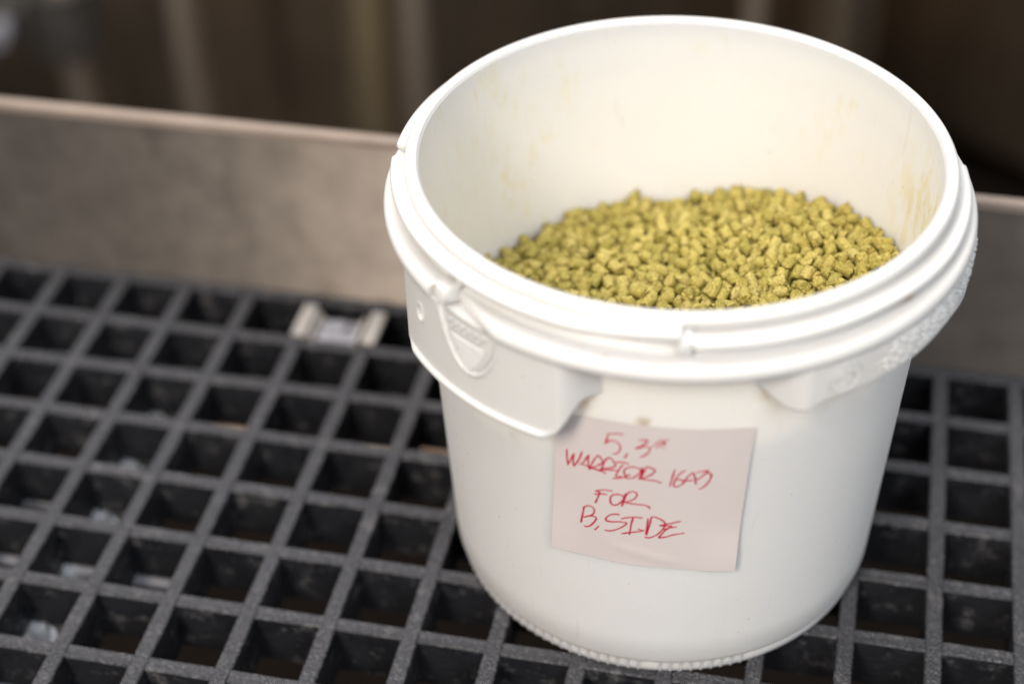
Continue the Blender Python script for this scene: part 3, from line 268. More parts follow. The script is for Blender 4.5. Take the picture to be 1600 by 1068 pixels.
14005,-10353,14653,0,542,638,-546,6,13553,-7338,14469,743,305,499,322,2,13328,-3941,14588,472,-866,135,-80,1,12706,-2633,14553,643,177,743,7,5,11433,12141,13524,476,-732,-429,-229,4,
14336,-8733,14648,719,-546,-80,-420,3,13387,-6174,14228,981,-187,32,-23,1,13202,-3373,14018,388,-684,596,157,3,16019,-2207,14478,191,583,142,-775,3,15029,-92,14542,244,563,574,541,7,
16697,-4737,14520,32,-658,110,-743,3,18865,-4311,14756,223,-616,338,-675,0,19272,640,15057,333,-644,310,-614,4,17475,224,14497,612,675,-80,-403,1,-17252,-2955,11286,337,825,156,-423,5,
-18185,-996,11174,565,-737,-336,151,4,-19241,-63,10940,468,506,-531,-492,4,-18769,4937,10747,979,-112,36,161,1,-15292,-8338,11688,296,605,-332,-659,0,-17043,-7020,11309,473,-210,-667,-533,1,
-15265,-5493,11614,671,-683,182,217,0,-15670,-2774,11737,531,-145,826,-112,1,-15778,-2047,11190,74,707,604,358,0,-17135,-205,11730,378,-3,-494,-782,1,-18736,3270,11491,697,403,-522,-277,2,
-13870,-13350,12069,341,-824,398,210,3,-13536,-8945,11960,474,115,-429,759,3,-13296,-6194,12070,169,-638,-105,-742,5,-14838,-4588,11714,205,475,-61,-852,2,-14731,-3724,11927,108,-900,-380,-176,4,
-13897,-583,12118,51,660,-631,-402,2,-12810,95,12062,195,-645,-722,153,3,-12268,-13170,12443,693,457,-549,-81,4,-11791,-9530,12340,187,497,-68,-843,5,-12753,-7798,11915,303,557,-445,-631,5,
-11727,-6058,12255,606,168,-70,-773,3,-10412,-2087,12127,264,883,-384,13,3,-11046,-1503,11967,246,284,-752,-541,0,-10264,1377,11929,230,-52,-920,-309,6,-10143,12848,11056,498,111,-362,779,2,
-10947,-16077,12222,90,475,639,-597,0,-8852,-13006,12497,208,-363,-342,840,6,-9375,-11280,12586,225,135,-889,-373,1,-9403,-9714,12662,439,76,618,647,3,-10827,-7726,12158,478,702,422,-313,1,
-9511,-4446,12132,75,-682,-638,346,0,-9034,-1970,11798,246,642,-86,720,3,-9990,-1216,11897,704,-396,-564,-166,2,-9663,-75,12150,321,556,-626,-440,5,-7440,-17940,12587,641,60,-688,-333,1,
-7118,-13546,12346,589,768,74,-237,5,-7172,-10919,12319,539,239,-733,336,0,-8069,-9452,12443,365,-640,665,114,1,-8464,-6567,12274,733,309,370,478,2,-7769,-5627,12337,781,-214,137,-569,6,
-7019,-3641,12619,920,-326,-204,64,6,-8213,-2607,12483,318,-710,-604,-169,1,-7024,1018,11899,517,252,-665,-473,6,-3997,-15544,12958,173,-773,-437,423,3,-6944,-16161,12604,587,275,744,-159,2,
-4522,-12970,13235,292,643,-617,344,5,-4770,-9643,12838,143,60,-986,50,0,-4659,-7100,12361,503,-795,-91,-325,0,-6235,-5738,12575,13,669,59,739,4,-3576,-2860,12354,159,858,-292,388,1,
-5660,-1422,12439,520,516,-641,227,2,-2593,-19224,12564,16,320,-51,945,6,-3758,-14491,12927,437,331,-313,-775,3,-2707,-11904,12945,458,-673,522,251,2,-2678,-10775,13104,17,711,-297,-635,3,
-2787,-9026,13206,486,-177,617,591,7,-1925,-7311,12669,529,-558,159,-618,3,-2752,-4083,12866,161,-545,-811,-130,5,-1715,-2690,12531,685,401,418,-440,1,-3040,-1335,12685,337,-384,348,-785,5,
-1978,5597,12485,413,786,391,238,1,-3681,15497,11540,122,-819,-554,78,1,-1786,-18286,13201,205,11,975,76,5,69,-15759,13575,536,159,262,-785,3,-2336,-12921,13334,718,-474,-7,-507,5,
239,-10126,13579,345,570,-705,236,3,-1335,-8141,13390,67,38,-648,-757,5,-1231,-5622,13054,403,207,163,875,3,-869,-4675,12996,230,284,114,923,1,-383,14036,12190,158,871,123,-446,2,
-2122,-19320,13297,539,-228,222,-779,2,2174,-16072,13839,771,-69,605,182,5,444,-14549,13628,489,-458,-683,-288,2,949,-11263,13500,566,178,-716,-363,1,1326,-10413,13702,549,220,789,159,0,
1333,-6721,13591,876,-373,-149,-264,5,2339,-6515,13508,520,-431,-489,-549,2,652,-3872,13067,499,69,-204,-838,3,6641,-17642,14085,385,175,-500,754,1,4019,-16472,13539,52,-749,-238,615,3,
3149,-12975,13365,872,-367,315,-57,6,3321,-10997,13377,372,616,-682,123,4,3539,-10486,13903,443,438,-330,-709,5,4699,-6614,13591,779,154,-512,-325,1,3295,-4549,13542,367,-231,357,-826,3,
4234,-3077,13537,573,-288,445,624,0,5437,-16281,13613,672,-30,726,-137,4,5082,-14263,13689,8,-710,481,-512,0,4948,-11988,13675,166,-799,476,-325,6,5926,-8044,13785,826,290,150,457,0,
6166,-7078,13831,444,-348,767,-301,6,6549,-6391,14170,427,-809,397,59,4,5103,-2090,13262,100,-644,357,-667,1,8316,-16091,14018,150,567,662,464,5,7710,-13595,13895,358,-105,500,780,1,
6518,-12247,14151,813,332,-284,381,1,6417,-9632,14260,465,-238,627,-576,6,7454,-7472,13756,592,-437,-143,-660,2,7113,-4167,13928,870,-313,246,-287,2,8387,-3665,14019,762,379,-362,-378,4,
9695,-13806,14090,154,586,-359,-708,2,10490,-11085,14341,647,470,-479,360,1,11015,-10149,14687,820,-355,-424,140,3,10315,-8469,14361,260,427,192,843,0,10537,-4299,14602,741,187,575,290,7,
11216,-2587,14139,551,534,553,321,4,14619,-12801,15062,776,215,-8,-591,3,11578,-10983,14499,471,-865,-129,-109,4,12718,-10236,14321,195,816,-112,531,2,11323,-8110,14488,449,-655,-399,456,0,
14631,-2091,14873,353,-620,399,-574,7,12525,-2167,14061,1,203,763,-613,1,12260,12150,13501,705,245,-534,-394,0,14291,-11684,14487,672,79,691,-252,2,15552,-9906,14830,234,796,-100,547,3,
13357,-8174,14754,372,-481,412,-677,3,16737,-3854,14729,789,-73,-533,293,1,15202,-2733,14574,255,-723,400,501,4,15233,-1269,14611,737,-267,-506,358,1,16536,-7910,14556,400,-716,-525,223,2,
17736,-4866,14806,903,-406,-46,-124,0,19248,-2458,14829,454,543,-599,373,5,19372,-449,15132,516,-101,210,823,1,18950,4237,14672,468,864,179,12,3,-18275,-4207,11913,382,-637,-661,96,5,
-18130,-213,11508,394,-783,368,309,3,-18398,891,11245,797,311,516,22,1,-17725,5124,10966,105,895,-360,239,4,-16523,-10258,12250,431,745,-208,462,5,-17886,-7578,11558,454,816,-159,317,3,
-16514,-5142,11638,673,-210,327,-627,4,-17625,-3263,11728,949,144,-175,-216,2,-15468,-1841,11851,986,147,62,-32,4,-15520,2442,11543,689,548,-133,-453,4,-15474,4894,11259,90,765,408,-489,3,
-15059,-12300,11952,681,12,-37,-730,2,-15746,-11385,12109,633,40,300,-711,7,-15972,-7280,11590,543,-613,-528,218,2,-14407,-5579,11905,859,-42,-237,449,4,-17258,-5020,11936,383,406,-820,-114,6,
-14843,-1051,11849,954,-132,-265,29,1,-14141,920,11766,911,176,141,-343,5,-12266,12656,10850,531,-604,-493,-329,1,-11250,-14150,12482,757,-589,-215,180,6,-12780,-12600,12048,873,123,-423,-206,3,
-10928,-10219,12562,471,-400,-257,742,6,-13086,-7125,12293,740,599,-28,301,2,-11341,-5077,12130,767,-627,103,-75,2,-12500,-3363,11907,223,-952,167,-115,1,-12479,-1913,11974,409,124,902,36,3,
-9432,-15946,12638,731,-109,-625,-249,2,-9800,-14164,12640,394,-526,81,748,4,-10503,-11363,12559,118,-173,705,676,4,-12984,-10227,12233,85,-745,287,-594,2,-11196,-8571,12569,385,365,129,836,7,
-9923,-5760,12319,368,143,-23,917,4,-9277,-2897,12115,582,298,410,635,4,-8929,-1712,12294,438,-342,-481,676,2,-8492,-16836,12980,759,-390,174,-489,7,-6392,-12886,12812,925,90,-354,-94,2,
-6995,-11556,12849,955,263,125,31,4,-7038,-9462,12808,266,713,-245,599,3,-6525,-7379,12857,515,603,603,-76,2,-8798,-5986,12593,432,-900,4,-35,4,-5697,-3666,12858,301,-191,-919,163,4,
-6908,-1692,12292,818,197,205,-498,0,-9047,16470,11035,57,342,-433,-831,2,-6276,-15417,12744,713,17,-307,628,4,-7279,-16763,12898,816,259,-286,429,0,-5935,-11861,12935,315,144,-37,936,4,
-5879,-8857,13007,503,26,417,-755,7,-5654,-6914,12712,344,704,618,-51,3,-4713,-4447,12768,795,-329,298,411,5,-4476,-3445,12447,379,694,-289,538,6,-4400,-18918,12956,214,-395,-4,892,4,
-4584,-17925,12944,695,609,220,-309,1,-3449,-12821,13352,16,-382,748,540,5,-3589,-11481,13100,795,-114,7,-594,3,-3737,-7813,12998,460,-189,-865,53,5,-2728,-6097,12852,560,-583,-574,124,4,
-3935,-4920,13069,156,536,-637,-530,2,-2434,-3035,12848,856,283,154,403,5,-1624,-17367,13391,629,-34,626,-459,3,-5,-17029,13615,668,-509,214,497,3,-1090,-14518,13347,617,-84,-278,-730,0,
-776,-11191,13428,415,159,492,747,1,-1416,-9391,13328,122,809,-519,-244,0,-1713,-6499,13158,51,2,-271,-960,3,-2513,-5103,12683,314,554,391,-663,1,266,-4782,13171,378,109,-914,-85,0,
2093,-17729,13962,492,-500,308,-641,7,1239,-15412,13779,136,-517,-371,758,3,-1530,-10579,13442,277,-896,-321,-125,2,1855,-11592,13529,89,42,342,933,3,2304,-9864,13877,509,-385,-361,-678,7,
3073,-7967,13915,126,-916,36,-376,2,2835,-5444,13459,607,-157,512,-586,5,2028,-3845,13487,240,167,-379,877,3,5628,-15650,13967,213,679,-8,701,4,5691,-17216,13866,557,-775,272,113,1,
3242,-13865,13719,270,-438,-798,-311,2,2870,-11605,13698,911,-401,80,-2,4,3954,-9616,14088,815,-299,333,366,2,4587,-13269,13837,195,6,-893,404,2,3570,-6647,13616,734,278,-585,-200,3,
3047,-3886,13834,906,412,-15,-89,3,3595,-15984,13829,194,77,934,-286,2,7061,-13604,14395,898,114,-421,-41,5,9434,-14840,14405,362,-774,459,237,3,6153,-10561,14121,225,425,-674,-560,3,
7664,-9018,14067,654,721,101,-198,5,8067,-7859,14318,777,149,-227,-566,5,5299,-3203,13657,344,737,-428,-391,0,8501,-15168,14206,310,-752,536,222,4,8655,-13735,13882,41,-257,-926,269,3,
9699,-12920,14333,2,176,-964,-194,4,8792,-9020,14235,502,217,78,832,4,7653,-6528,14071,111,647,-697,-283,1,10115,-5218,14271,160,503,73,845,1,8245,8466,13448,46,-976,45,-204,1,
10967,-16042,14532,65,-57,-23,-995,0,9831,-10860,14577,542,-839,-17,5,7,9574,-7562,14329,392,-904,-23,166,4,10286,-6195,14552,366,-508,339,-701,6,8844,-4714,14275,533,-644,-287,-467,1,
12878,-1223,14313,140,-826,93,-536,5,12635,-14759,15095,814,429,-212,-327,6,12359,-13253,14721,400,-546,-211,704,4,12783,-9306,14680,53,586,94,802,6,13996,-6251,14819,332,164,646,-666,3,
12923,-5971,14675,34,-558,754,342,0,11679,-3833,14353,123,-651,620,-417,2,14149,-1440,14390,232,-872,284,320,0,18103,58,14975,820,25,318,-473,1,14899,-11259,14974,655,297,-2,-694,4,
16558,-10131,14804,663,-685,94,-284,3,15234,-5396,14751,527,146,810,-207,1,13761,-3016,14485,876,-173,-448,12,0,17181,-5870,14905,817,366,21,-442,2,16682,-2357,15044,609,-435,-245,-615,7,
16203,-7100,14776,180,11,936,-300,3,17617,-8148,15000,816,-504,59,-275,4,17082,-1564,14660,292,287,-906,-99,3,18133,-2487,14874,85,-426,150,887,3,16939,2439,14533,529,-781,205,-257,2,
-18164,-5872,12108,447,552,376,593,5,-19419,240,11400,122,716,-142,-672,2,-19285,2355,11103,822,-386,-129,-396,4,-17647,3621,11461,272,-47,421,863,4,-16288,-8084,12061,626,-513,377,-449,5,
-16970,-7268,11876,384,759,-390,-350,3,-16295,-6200,11854,234,-817,-228,473,3,-15606,-4650,11347,527,-350,-302,712,1,-16544,-2115,11561,639,647,236,339,1,-18595,2033,11567,76,384,836,-381,5,
-16989,4353,11154,277,-141,291,-904,1,-15461,-10021,11976,261,488,-786,-271,3,-14217,-10408,12207,124,74,544,-825,4,-15506,-6367,11560,666,176,-151,-708,1,-16069,-4200,11792,234,9,-555,797,0,
-11568,-2045,12268,571,456,-59,-679,1,-13322,-1770,12271,517,603,-582,169,6,-11299,404,12139,775,272,-560,101,5,-12934,2542,11666,392,-398,641,-525,1,-13082,-14250,12450,197,-70,-38,976,6,
-12423,-11804,12279,244,-637,676,275,3,-12935,-8511,12294,272,916,-163,-242,2,-14097,-8173,12099,859,354,-189,314,4,-11598,-7426,12555,430,-653,10,-622,7,-11567,-2965,12059,179,-35,-210,959,1,
-10899,-855,12239,870,-296,305,246,0,-13129,1352,11547,389,167,345,-836,4,-9735,-16804,12308,897,-257,-339,114,3,-10064,-12515,12642,295,-316,57,-899,2,-7887,-12944,12829,704,-663,7,250,6,
-8508,-10277,12710,107,408,-385,-820,2,-9620,-6695,12199,31,791,580,186,1,-10459,-4969,12481,267,115,763,575,3,-10206,-2928,12379,224,8,-832,-506,1,-9821,-990,12392,190,50,839,505,2,
-8208,-14372,12681,776,-466,-321,274,4,-3421,-15077,13433,307,-503,-12,807,7,-7781,-10575,12541,824,-388,-380,154,0,-6284,-10324,12880,789,-530,269,-151,6,-11483,-11488,12627,972,-168,54,148,1,
-6759,-4762,12814,343,292,503,736,3,-4669,-1965,12878,185,317,463,-805,3,-7992,-931,12189,802,49,-162,572,2,-5161,-15713,13080,923,-377,44,52,3,-5541,-13361,13166,548,-505,645,-164,2,
-5029,-11188,13108,390,677,582,-220,3,-4813,-7121,13039,462,-809,-111,-342,6,-4073,-5918,12771,276,0,817,504,4,-3612,-3470,12809,879,-196,430,40,1,-4000,-2367,12637,409,158,-389,-809,2,
-3058,-2383,12938,428,786,428,119,1,1198,-19374,13209,161,848,-366,-346,5,-1946,-15756,13250,653,-724,147,160,6,-3070,-13925,13180,474,-772,-89,412,4,-4048,-10563,13048,216,917,-197,-266,4,
-2327,-10050,13510,508,-785,37,-350,4,-1848,-5625,12554,829,-278,-483,-20,1,]

# ------------------------------------------------------------------ material helpers
def new_mat(name):
    m = bpy.data.materials.new(name); m.use_nodes = True
    return m, m.node_tree, m.node_tree.nodes['Principled BSDF']
def nd(t, typ, **kw):
    n = t.nodes.new(typ)
    for k, v in kw.items(): setattr(n, k, v)
    return n
def lk(t, a, b): t.links.new(a, b)
def noise_tex(t, vec, scale, detail=3, rough=0.55, mapping=None):
    n = nd(t, 'ShaderNodeTexNoise'); n.inputs['Scale'].default_value = scale
    n.inputs['Detail'].default_value = detail; n.inputs['Roughness'].default_value = rough
    if mapping:
        mp = nd(t, 'ShaderNodeMapping'); mp.inputs['Scale'].default_value = mapping
        lk(t, vec, mp.inputs[0]); vec = mp.outputs[0]
    lk(t, vec, n.inputs['Vector'])
    return n.outputs[0]
def ramp(t, fac, stops):
    r = nd(t, 'ShaderNodeValToRGB'); e = r.color_ramp.elements
    while len(e) < len(stops): e.new(0.5)
    for el, (p, c) in zip(e, stops):
        el.position = p; el.color = tuple(c) + (1,) if len(c) == 3 else c
    lk(t, fac, r.inputs[0]); return r.outputs[0]
def g3(v): return (v, v, v)
def mixc(t, fac, a, b, mode='MIX'):
    n = nd(t, 'ShaderNodeMix', data_type='RGBA', blend_type=mode)
    for sock, v in ((n.inputs[0], fac), (n.inputs[6], a), (n.inputs[7], b)):
        if hasattr(v, 'links'): lk(t, v, sock)
        elif isinstance(v, (int, float)): sock.default_value = v
        else: sock.default_value = tuple(v) + (1,)
    return n.outputs[2]
def math_n(t, op, a, b=None, clamp=False):
    n = nd(t, 'ShaderNodeMath', operation=op); n.use_clamp = clamp
    for i, v in enumerate((a, b)):
        if v is None: continue
        if hasattr(v, 'links'): lk(t, v, n.inputs[i])
        else: n.inputs[i].default_value = v
    return n.outputs[0]
def bump(t, p, h, strength, dist):
    b = nd(t, 'ShaderNodeBump'); b.inputs['Strength'].default_value = strength; b.inputs['Distance'].default_value = dist
    lk(t, h, b.inputs['Height']); lk(t, b.outputs[0], p.inputs['Normal'])
def objco(t): return nd(t, 'ShaderNodeTexCoord').outputs['Object']

def plastic(name, col, rough, stains=0.0, dusty=0.0, sss=0.35, sscale=0.004):
    m, t, p = new_mat(name); co = objco(t)
    c = mixc(t, noise_tex(t, co, 14, 3), [x * 0.97 for x in col], [min(1, x * 1.02) for x in col])
    scuff = ramp(t, noise_tex(t, co, 60, 4, 0.6, (1, 1, 0.35)), [(0.66, g3(0)), (0.78, g3(1))])
    c = mixc(t, math_n(t, 'MULTIPLY', scuff, 0.06), c, (0.50, 0.45, 0.37))
    # small brown specks
    sp = ramp(t, noise_tex(t, co, 420, 1, 0.5), [(0.755, g3(0)), (0.80, g3(1))])
    sp2 = ramp(t, noise_tex(t, co, 22, 2), [(0.46, g3(0)), (0.60, g3(1))])
    c = mixc(t, math_n(t, 'MULTIPLY', math_n(t, 'MULTIPLY', sp, sp2), 0.7), c, (0.25, 0.17, 0.08))
    if stains:
        # rubbed-on hop powder: upright streaks, thickest on the right-hand inside
        st = noise_tex(t, co, 150, 5, 0.7, (1, 1, 0.45))
        s1 = ramp(t, st, [(0.50, g3(0)), (0.66, g3(1))])
        patch = ramp(t, noise_tex(t, co, 26, 3, 0.6), [(0.46, g3(0)), (0.66, g3(1))])
        base = math_n(t, 'MULTIPLY', math_n(t, 'MULTIPLY', s1, patch), stains)
        dt = nd(t, 'ShaderNodeVectorMath', operation='DISTANCE'); lk(t, co, dt.inputs[0]); dt.inputs[1].default_value = (0.099, 0.012, 0.165)
        near = ramp(t, dt.outputs['Value'], [(0.012, g3(1)), (0.052, g3(0))])
        s2 = math_n(t, 'MULTIPLY', math_n(t, 'MULTIPLY', ramp(t, st, [(0.42, g3(0)), (0.60, g3(1))]), near), 0.85)
        geo = nd(t, 'ShaderNodeNewGeometry'); fl = nd(t, 'ShaderNodeVectorMath', operation='MULTIPLY'); lk(t, geo.outputs['Position'], fl.inputs[0]); fl.inputs[1].default_value = (1, 1, 0)
        dp = nd(t, 'ShaderNodeVectorMath', operation='DOT_PRODUCT'); lk(t, fl.outputs[0], dp.inputs[0]); lk(t, geo.outputs['Normal'], dp.inputs[1])
        inside = math_n(t, 'LESS_THAN', dp.outputs['Value'], 0.0)     # powder is on the inner wall only
        tot = math_n(t, 'MULTIPLY', math_n(t, 'MAXIMUM', base, s2), inside)
        c = mixc(t, tot, c, (0.72, 0.57, 0.20))
    if stains:
        for (px, py, pz), r0, amt in (((-.0210, -.1035, .1600), .0060, .8), ((-.0230, -.1030, .1660), .0045, .45), ((.0030, -.1048, .1535), .0022, .75), ((.0475, -.0945, .1665), .0050, .45), ((-.0495, -.088, .1250), .0022, .3)):
            dt = nd(t, 'ShaderNodeVectorMath', operation='DISTANCE'); dd_ = nd(t, 'ShaderNodeVectorMath', operation='ADD')
            nv = nd(t, 'ShaderNodeTexNoise'); nv.inputs['Scale'].default_value = 160; nv.inputs['Detail'].default_value = 4; lk(t, co, nv.inputs['Vector'])
            sc_ = nd(t, 'ShaderNodeVectorMath', operation='SCALE'); lk(t, nv.outputs['Color'], sc_.inputs[0]); sc_.inputs['Scale'].default_value = r0 * 1.6
            lk(t, co, dd_.inputs[0]); lk(t, sc_.outputs[0], dd_.inputs[1]); lk(t, dd_.outputs[0], dt.inputs[0]); dt.inputs[1].default_value = (px + r0 * .8, py + r0 * .8, pz + r0 * .8)
            c = mixc(t, math_n(t, 'MULTIPLY', ramp(t, dt.outputs['Value'], [(0.0, g3(1)), (r0, g3(0))]), amt), c, (0.36, 0.27, 0.16))
        hair = ramp(t, noise_tex(t, co, 240, 2, 0.5, (1, 1, 0.12)), [(0.70, g3(0)), (0.74, g3(1))])
        c = mixc(t, math_n(t, 'MULTIPLY', hair, 0.16), c, (0.52, 0.49, 0.44))
    if dusty:
        d = ramp(t, noise_tex(t, co, 40, 4, 0.6), [(0.5, g3(0)), (0.75, g3(1))])
        c = mixc(t, math_n(t, 'MULTIPLY', d, dusty), c, (0.62, 0.46, 0.30))
    lk(t, c, p.inputs['Base Color'])
    rr = nd(t, 'ShaderNodeMapRange'); lk(t, noise_tex(t, co, 30, 4), rr.inputs[0]); rr.inputs[3].default_value = rough - 0.03; rr.inputs[4].default_value = rough + 0.06
    lk(t, rr.outputs[0], p.inputs['Roughness'])
    p.inputs['IOR'].default_value = 1.48
    p.inputs['Subsurface Weight'].default_value = sss
    p.inputs['Subsurface Radius'].default_value = (1.0, 0.86, 0.67); p.inputs['Subsurface Scale'].default_value = sscale
    bump(t, p, noise_tex(t, co, 90, 2), 0.02, 0.0004)
    return m
M_BODY = plastic('white_bucket_plastic', (0.815, 0.780, 0.745), 0.41, stains=0.36, sss=0.7, sscale=0.011)
M_RIM = plastic('rim_plastic', (0.69, 0.683, 0.672), 0.36, dusty=0.10)

def metal(name, col, rough, metallic=1.0, brush=(1, 1, 1), blot=0.25, bscale=9, bs=0.15):
    m, t, p = new_mat(name); co = objco(t)
    n1 = noise_tex(t, co, bscale, 5, 0.6); n2 = noise_tex(t, co, 60, 4, 0.6, brush)
    c = mixc(t, ramp(t, n1, [(0.3, g3(0)), (0.7, g3(1))]), [x * (1 - blot) for x in col], [min(1, x * (1 + blot)) for x in col])
    c = mixc(t, ramp(t, n2, [(0.35, g3(0)), (0.65, g3(0.3))]), c, [min(1, x * 1.3) for x in col])
    lk(t, c, p.inputs['Base Color']); p.inputs['Metallic'].default_value = metallic
    rr = nd(t, 'ShaderNodeMapRange'); lk(t, n2, rr.inputs[0]); rr.inputs[3].default_value = rough - 0.1; rr.inputs[4].default_value = rough + 0.12
    lk(t, rr.outputs[0], p.inputs['Roughness'])
    bump(t, p, n2, bs, 0.0004)
    return m
M_PLATE = metal('brushed_steel', (0.235, 0.203, 0.178), 0.46, 0.84, (1, 1, 1), 0.15, 26, 0.03)
_t = M_PLATE.node_tree; _p = _t.nodes['Principled BSDF']; _c = nd(_t, 'ShaderNodeCombineXYZ'); _c.inputs[2].default_value = 1.0
lk(_t, _c.outputs[0], _p.inputs['Tangent']); _p.inputs['Anisotropic'].default_value = 1.0     # brushed along its length
M_TANK = metal('tank_steel', (0.46, 0.36, 0.265), 0.36, 1.0, (1, 1, 0.05), 0.2, 5)
M_PIPE = metal('pipe_steel', (0.56, 0.46, 0.37), 0.38, 0.9, (1, 1, 0.1), 0.15, 8)
M_PIPE2 = metal('olive_steel', (0.44, 0.35, 0.225), 0.42, 0.9, (1, 1, 0.1), 0.15, 8)
M_EDGE = metal('worn_edge_steel', (0.27, 0.215, 0.18), 0.6, 0.2, (0.1, 1, 1), 0.2, 20)
M_BOLT = metal('zinc', (0.74, 0.77, 0.84), 0.45, 0.1, (1, 1, 1), 0.2, 200)
M_CLIP = metal('pale_galvanised', (0.36, 0.335, 0.315), 0.7, 0.05, (1, 1, 1), 0.12, 120)
M_ROD = metal('dull_zinc', (0.30, 0.30, 0.335), 0.5, 0.12, (1, 1, 1), 0.5, 55)
M_DARKMETAL = metal('dark_clamp_metal', (0.08, 0.075, 0.07), 0.45, 0.6, (1, 1, 1), 0.3, 60)

def mat_grate():
    m, t, p = new_mat('grit_fibreglass'); co = objco(t)
    geo = nd(t, 'ShaderNodeNewGeometry'); pos = geo.outputs['Position']
    c = mixc(t, noise_tex(t, pos, 30, 4), (0.008, 0.009, 0.012), (0.016, 0.016, 0.020))
    v = nd(t, 'ShaderNodeTexVoronoi'); v.inputs['Scale'].default_value = 950; lk(t, pos, v.inputs['Vector'])
    sep = nd(t, 'ShaderNodeSeparateColor'); lk(t, v.outputs['Color'], sep.inputs[0])
    spark = math_n(t, 'MULTIPLY', ramp(t, sep.outputs[0], [(0.62, g3(0)), (0.92, g3(1))]), ramp(t, v.outputs['Distance'], [(0.35, g3(1)), (0.6, g3(0))]))
    nz = nd(t, 'ShaderNodeSeparateXYZ'); lk(t, geo.outputs['Normal'], nz.inputs[0])
    top = ramp(t, nz.outputs[2], [(0.5, g3(0)), (0.9, g3(1))])      # grit is bonded to the walking surface only
    c = mixc(t, math_n(t, 'MULTIPLY', math_n(t, 'MULTIPLY', spark, top), 0.9), c, (0.45, 0.44, 0.45))
    c = mixc(t, math_n(t, 'MULTIPLY', top, 0.8), c, (0.058, 0.058, 0.066))
    # dried splashes
    wear = ramp(t, noise_tex(t, pos, 85, 6, 0.75), [(0.55, g3(0)), (0.70, g3(1))])
    c = mixc(t, math_n(t, 'MULTIPLY', wear, 0.40), c, (0.24, 0.23, 0.23))
    lk(t, c, p.inputs['Base Color'])
    wet = ramp(t, noise_tex(t, pos, 48, 4, 0.65), [(0.52, g3(0.52)), (0.64, g3(0.16))]); lk(t, wet, p.inputs['Roughness']); p.inputs['Specular IOR Level'].default_value = 0.4
    h = math_n(t, 'ADD', math_n(t, 'MULTIPLY', math_n(t, 'SUBTRACT', 1.0, v.outputs['Distance']), top), math_n(t, 'MULTIPLY', noise_tex(t, pos, 180, 4, 0.6, (1, 1, 3)), 0.8))
    bump(t, p, h, 0.9, 0.0009)
    return m
M_GRATE = mat_grate()

def mat_pellet():
    m, t, p = new_mat('pressed_hop'); co = objco(t)
    oi = nd(t, 'ShaderNodeObjectInfo').outputs['Random']; ri = nd(t, 'ShaderNodeNewGeometry').outputs['Random Per Island']
    r = math_n(t, 'FRACT', math_n(t, 'ADD', oi, math_n(t, 'MULTIPLY', ri, 7.31)))
    c = ramp(t, r, [(0.0, (0.320, 0.272, 0.058)), (0.3, (0.395, 0.325, 0.074)), (0.7, (0.465, 0.375, 0.096)), (1.0, (0.49, 0.40, 0.130))])
    n1 = noise_tex(t, co, 900, 5, 0.7)
    c = mixc(t, ramp(t, n1, [(0.36, g3(0.75)), (0.52, g3(0))]), c, (0.15, 0.135, 0.025))
    c = mixc(t, ramp(t, n1, [(0.52, g3(0)), (0.70, g3(0.75))]), c, (0.58, 0.455, 0.17))
    lk(t, c, p.inputs['Base Color']); p.inputs['Roughness'].default_value = 0.72
    p.inputs['Specular IOR Level'].default_value = 0.3
    bump(t, p, noise_tex(t, co, 1100, 4, 0.7), 0.8, 0.0005)
    return m
M_HOP = mat_pellet()

def mat_note():
    m, t, p = new_mat('note_paper'); co = objco(t)
    c = mixc(t, noise_tex(t, co, 35, 4), (0.60, 0.535, 0.525), (0.645, 0.585, 0.57))
    lk(t, c, p.inputs['Base Color']); p.inputs['Roughness'].default_value = 0.85
    p.inputs['Specular IOR Level'].default_value = 0.2
    bump(t, p, noise_tex(t, co, 300, 4), 0.15, 0.0004)
    return m
M_NOTE = mat_note()
def mat_ink():
    m, t, p = new_mat('red_ink'); co = objco(t)
    p.inputs['Base Color'].default_value = (0.52, 0.002, 0.048, 1); p.inputs['Roughness'].default_value = 0.6
    tr = nd(t, 'ShaderNodeBsdfTransparent'); mx = nd(t, 'ShaderNodeMixShader')
    lk(t, ramp(t, noise_tex(t, co, 700, 3), [(0.3, g3(0.88)), (0.6, g3(1.0))]), mx.inputs[0])
    lk(t, tr.outputs[0], mx.inputs[1]); lk(t, p.outputs[0], mx.inputs[2])
    lk(t, mx.outputs[0], t.nodes['Material Output'].inputs[0])
    return m
M_INK = mat_ink()
def simple(name, a, b, scale, rough, bstr=0.3, bd=0.002, spec=0.5):
    m, t, p = new_mat(name); co = objco(t); n = noise_tex(t, co, scale, 5, 0.6)
    lk(t, mixc(t, ramp(t, n, [(0.3, g3(0)), (0.7, g3(1))]), a, b), p.inputs['Base Color']); p.inputs['Roughness'].default_value = rough; p.inputs['Specular IOR Level'].default_value = spec
    bump(t, p, n, bstr, bd); return m
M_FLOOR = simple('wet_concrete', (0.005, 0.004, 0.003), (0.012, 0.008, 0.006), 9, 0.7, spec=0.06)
M_BROWN = simple('slot_shade_tan', (0.36, 0.25, 0.15), (0.48, 0.36, 0.24), 300, 0.8)  # tan tone stands in for the shade inside the thread gap
M_DUST = simple('hop_dust', (0.10, 0.085, 0.02), (0.22, 0.17, 0.045), 500, 0.9)

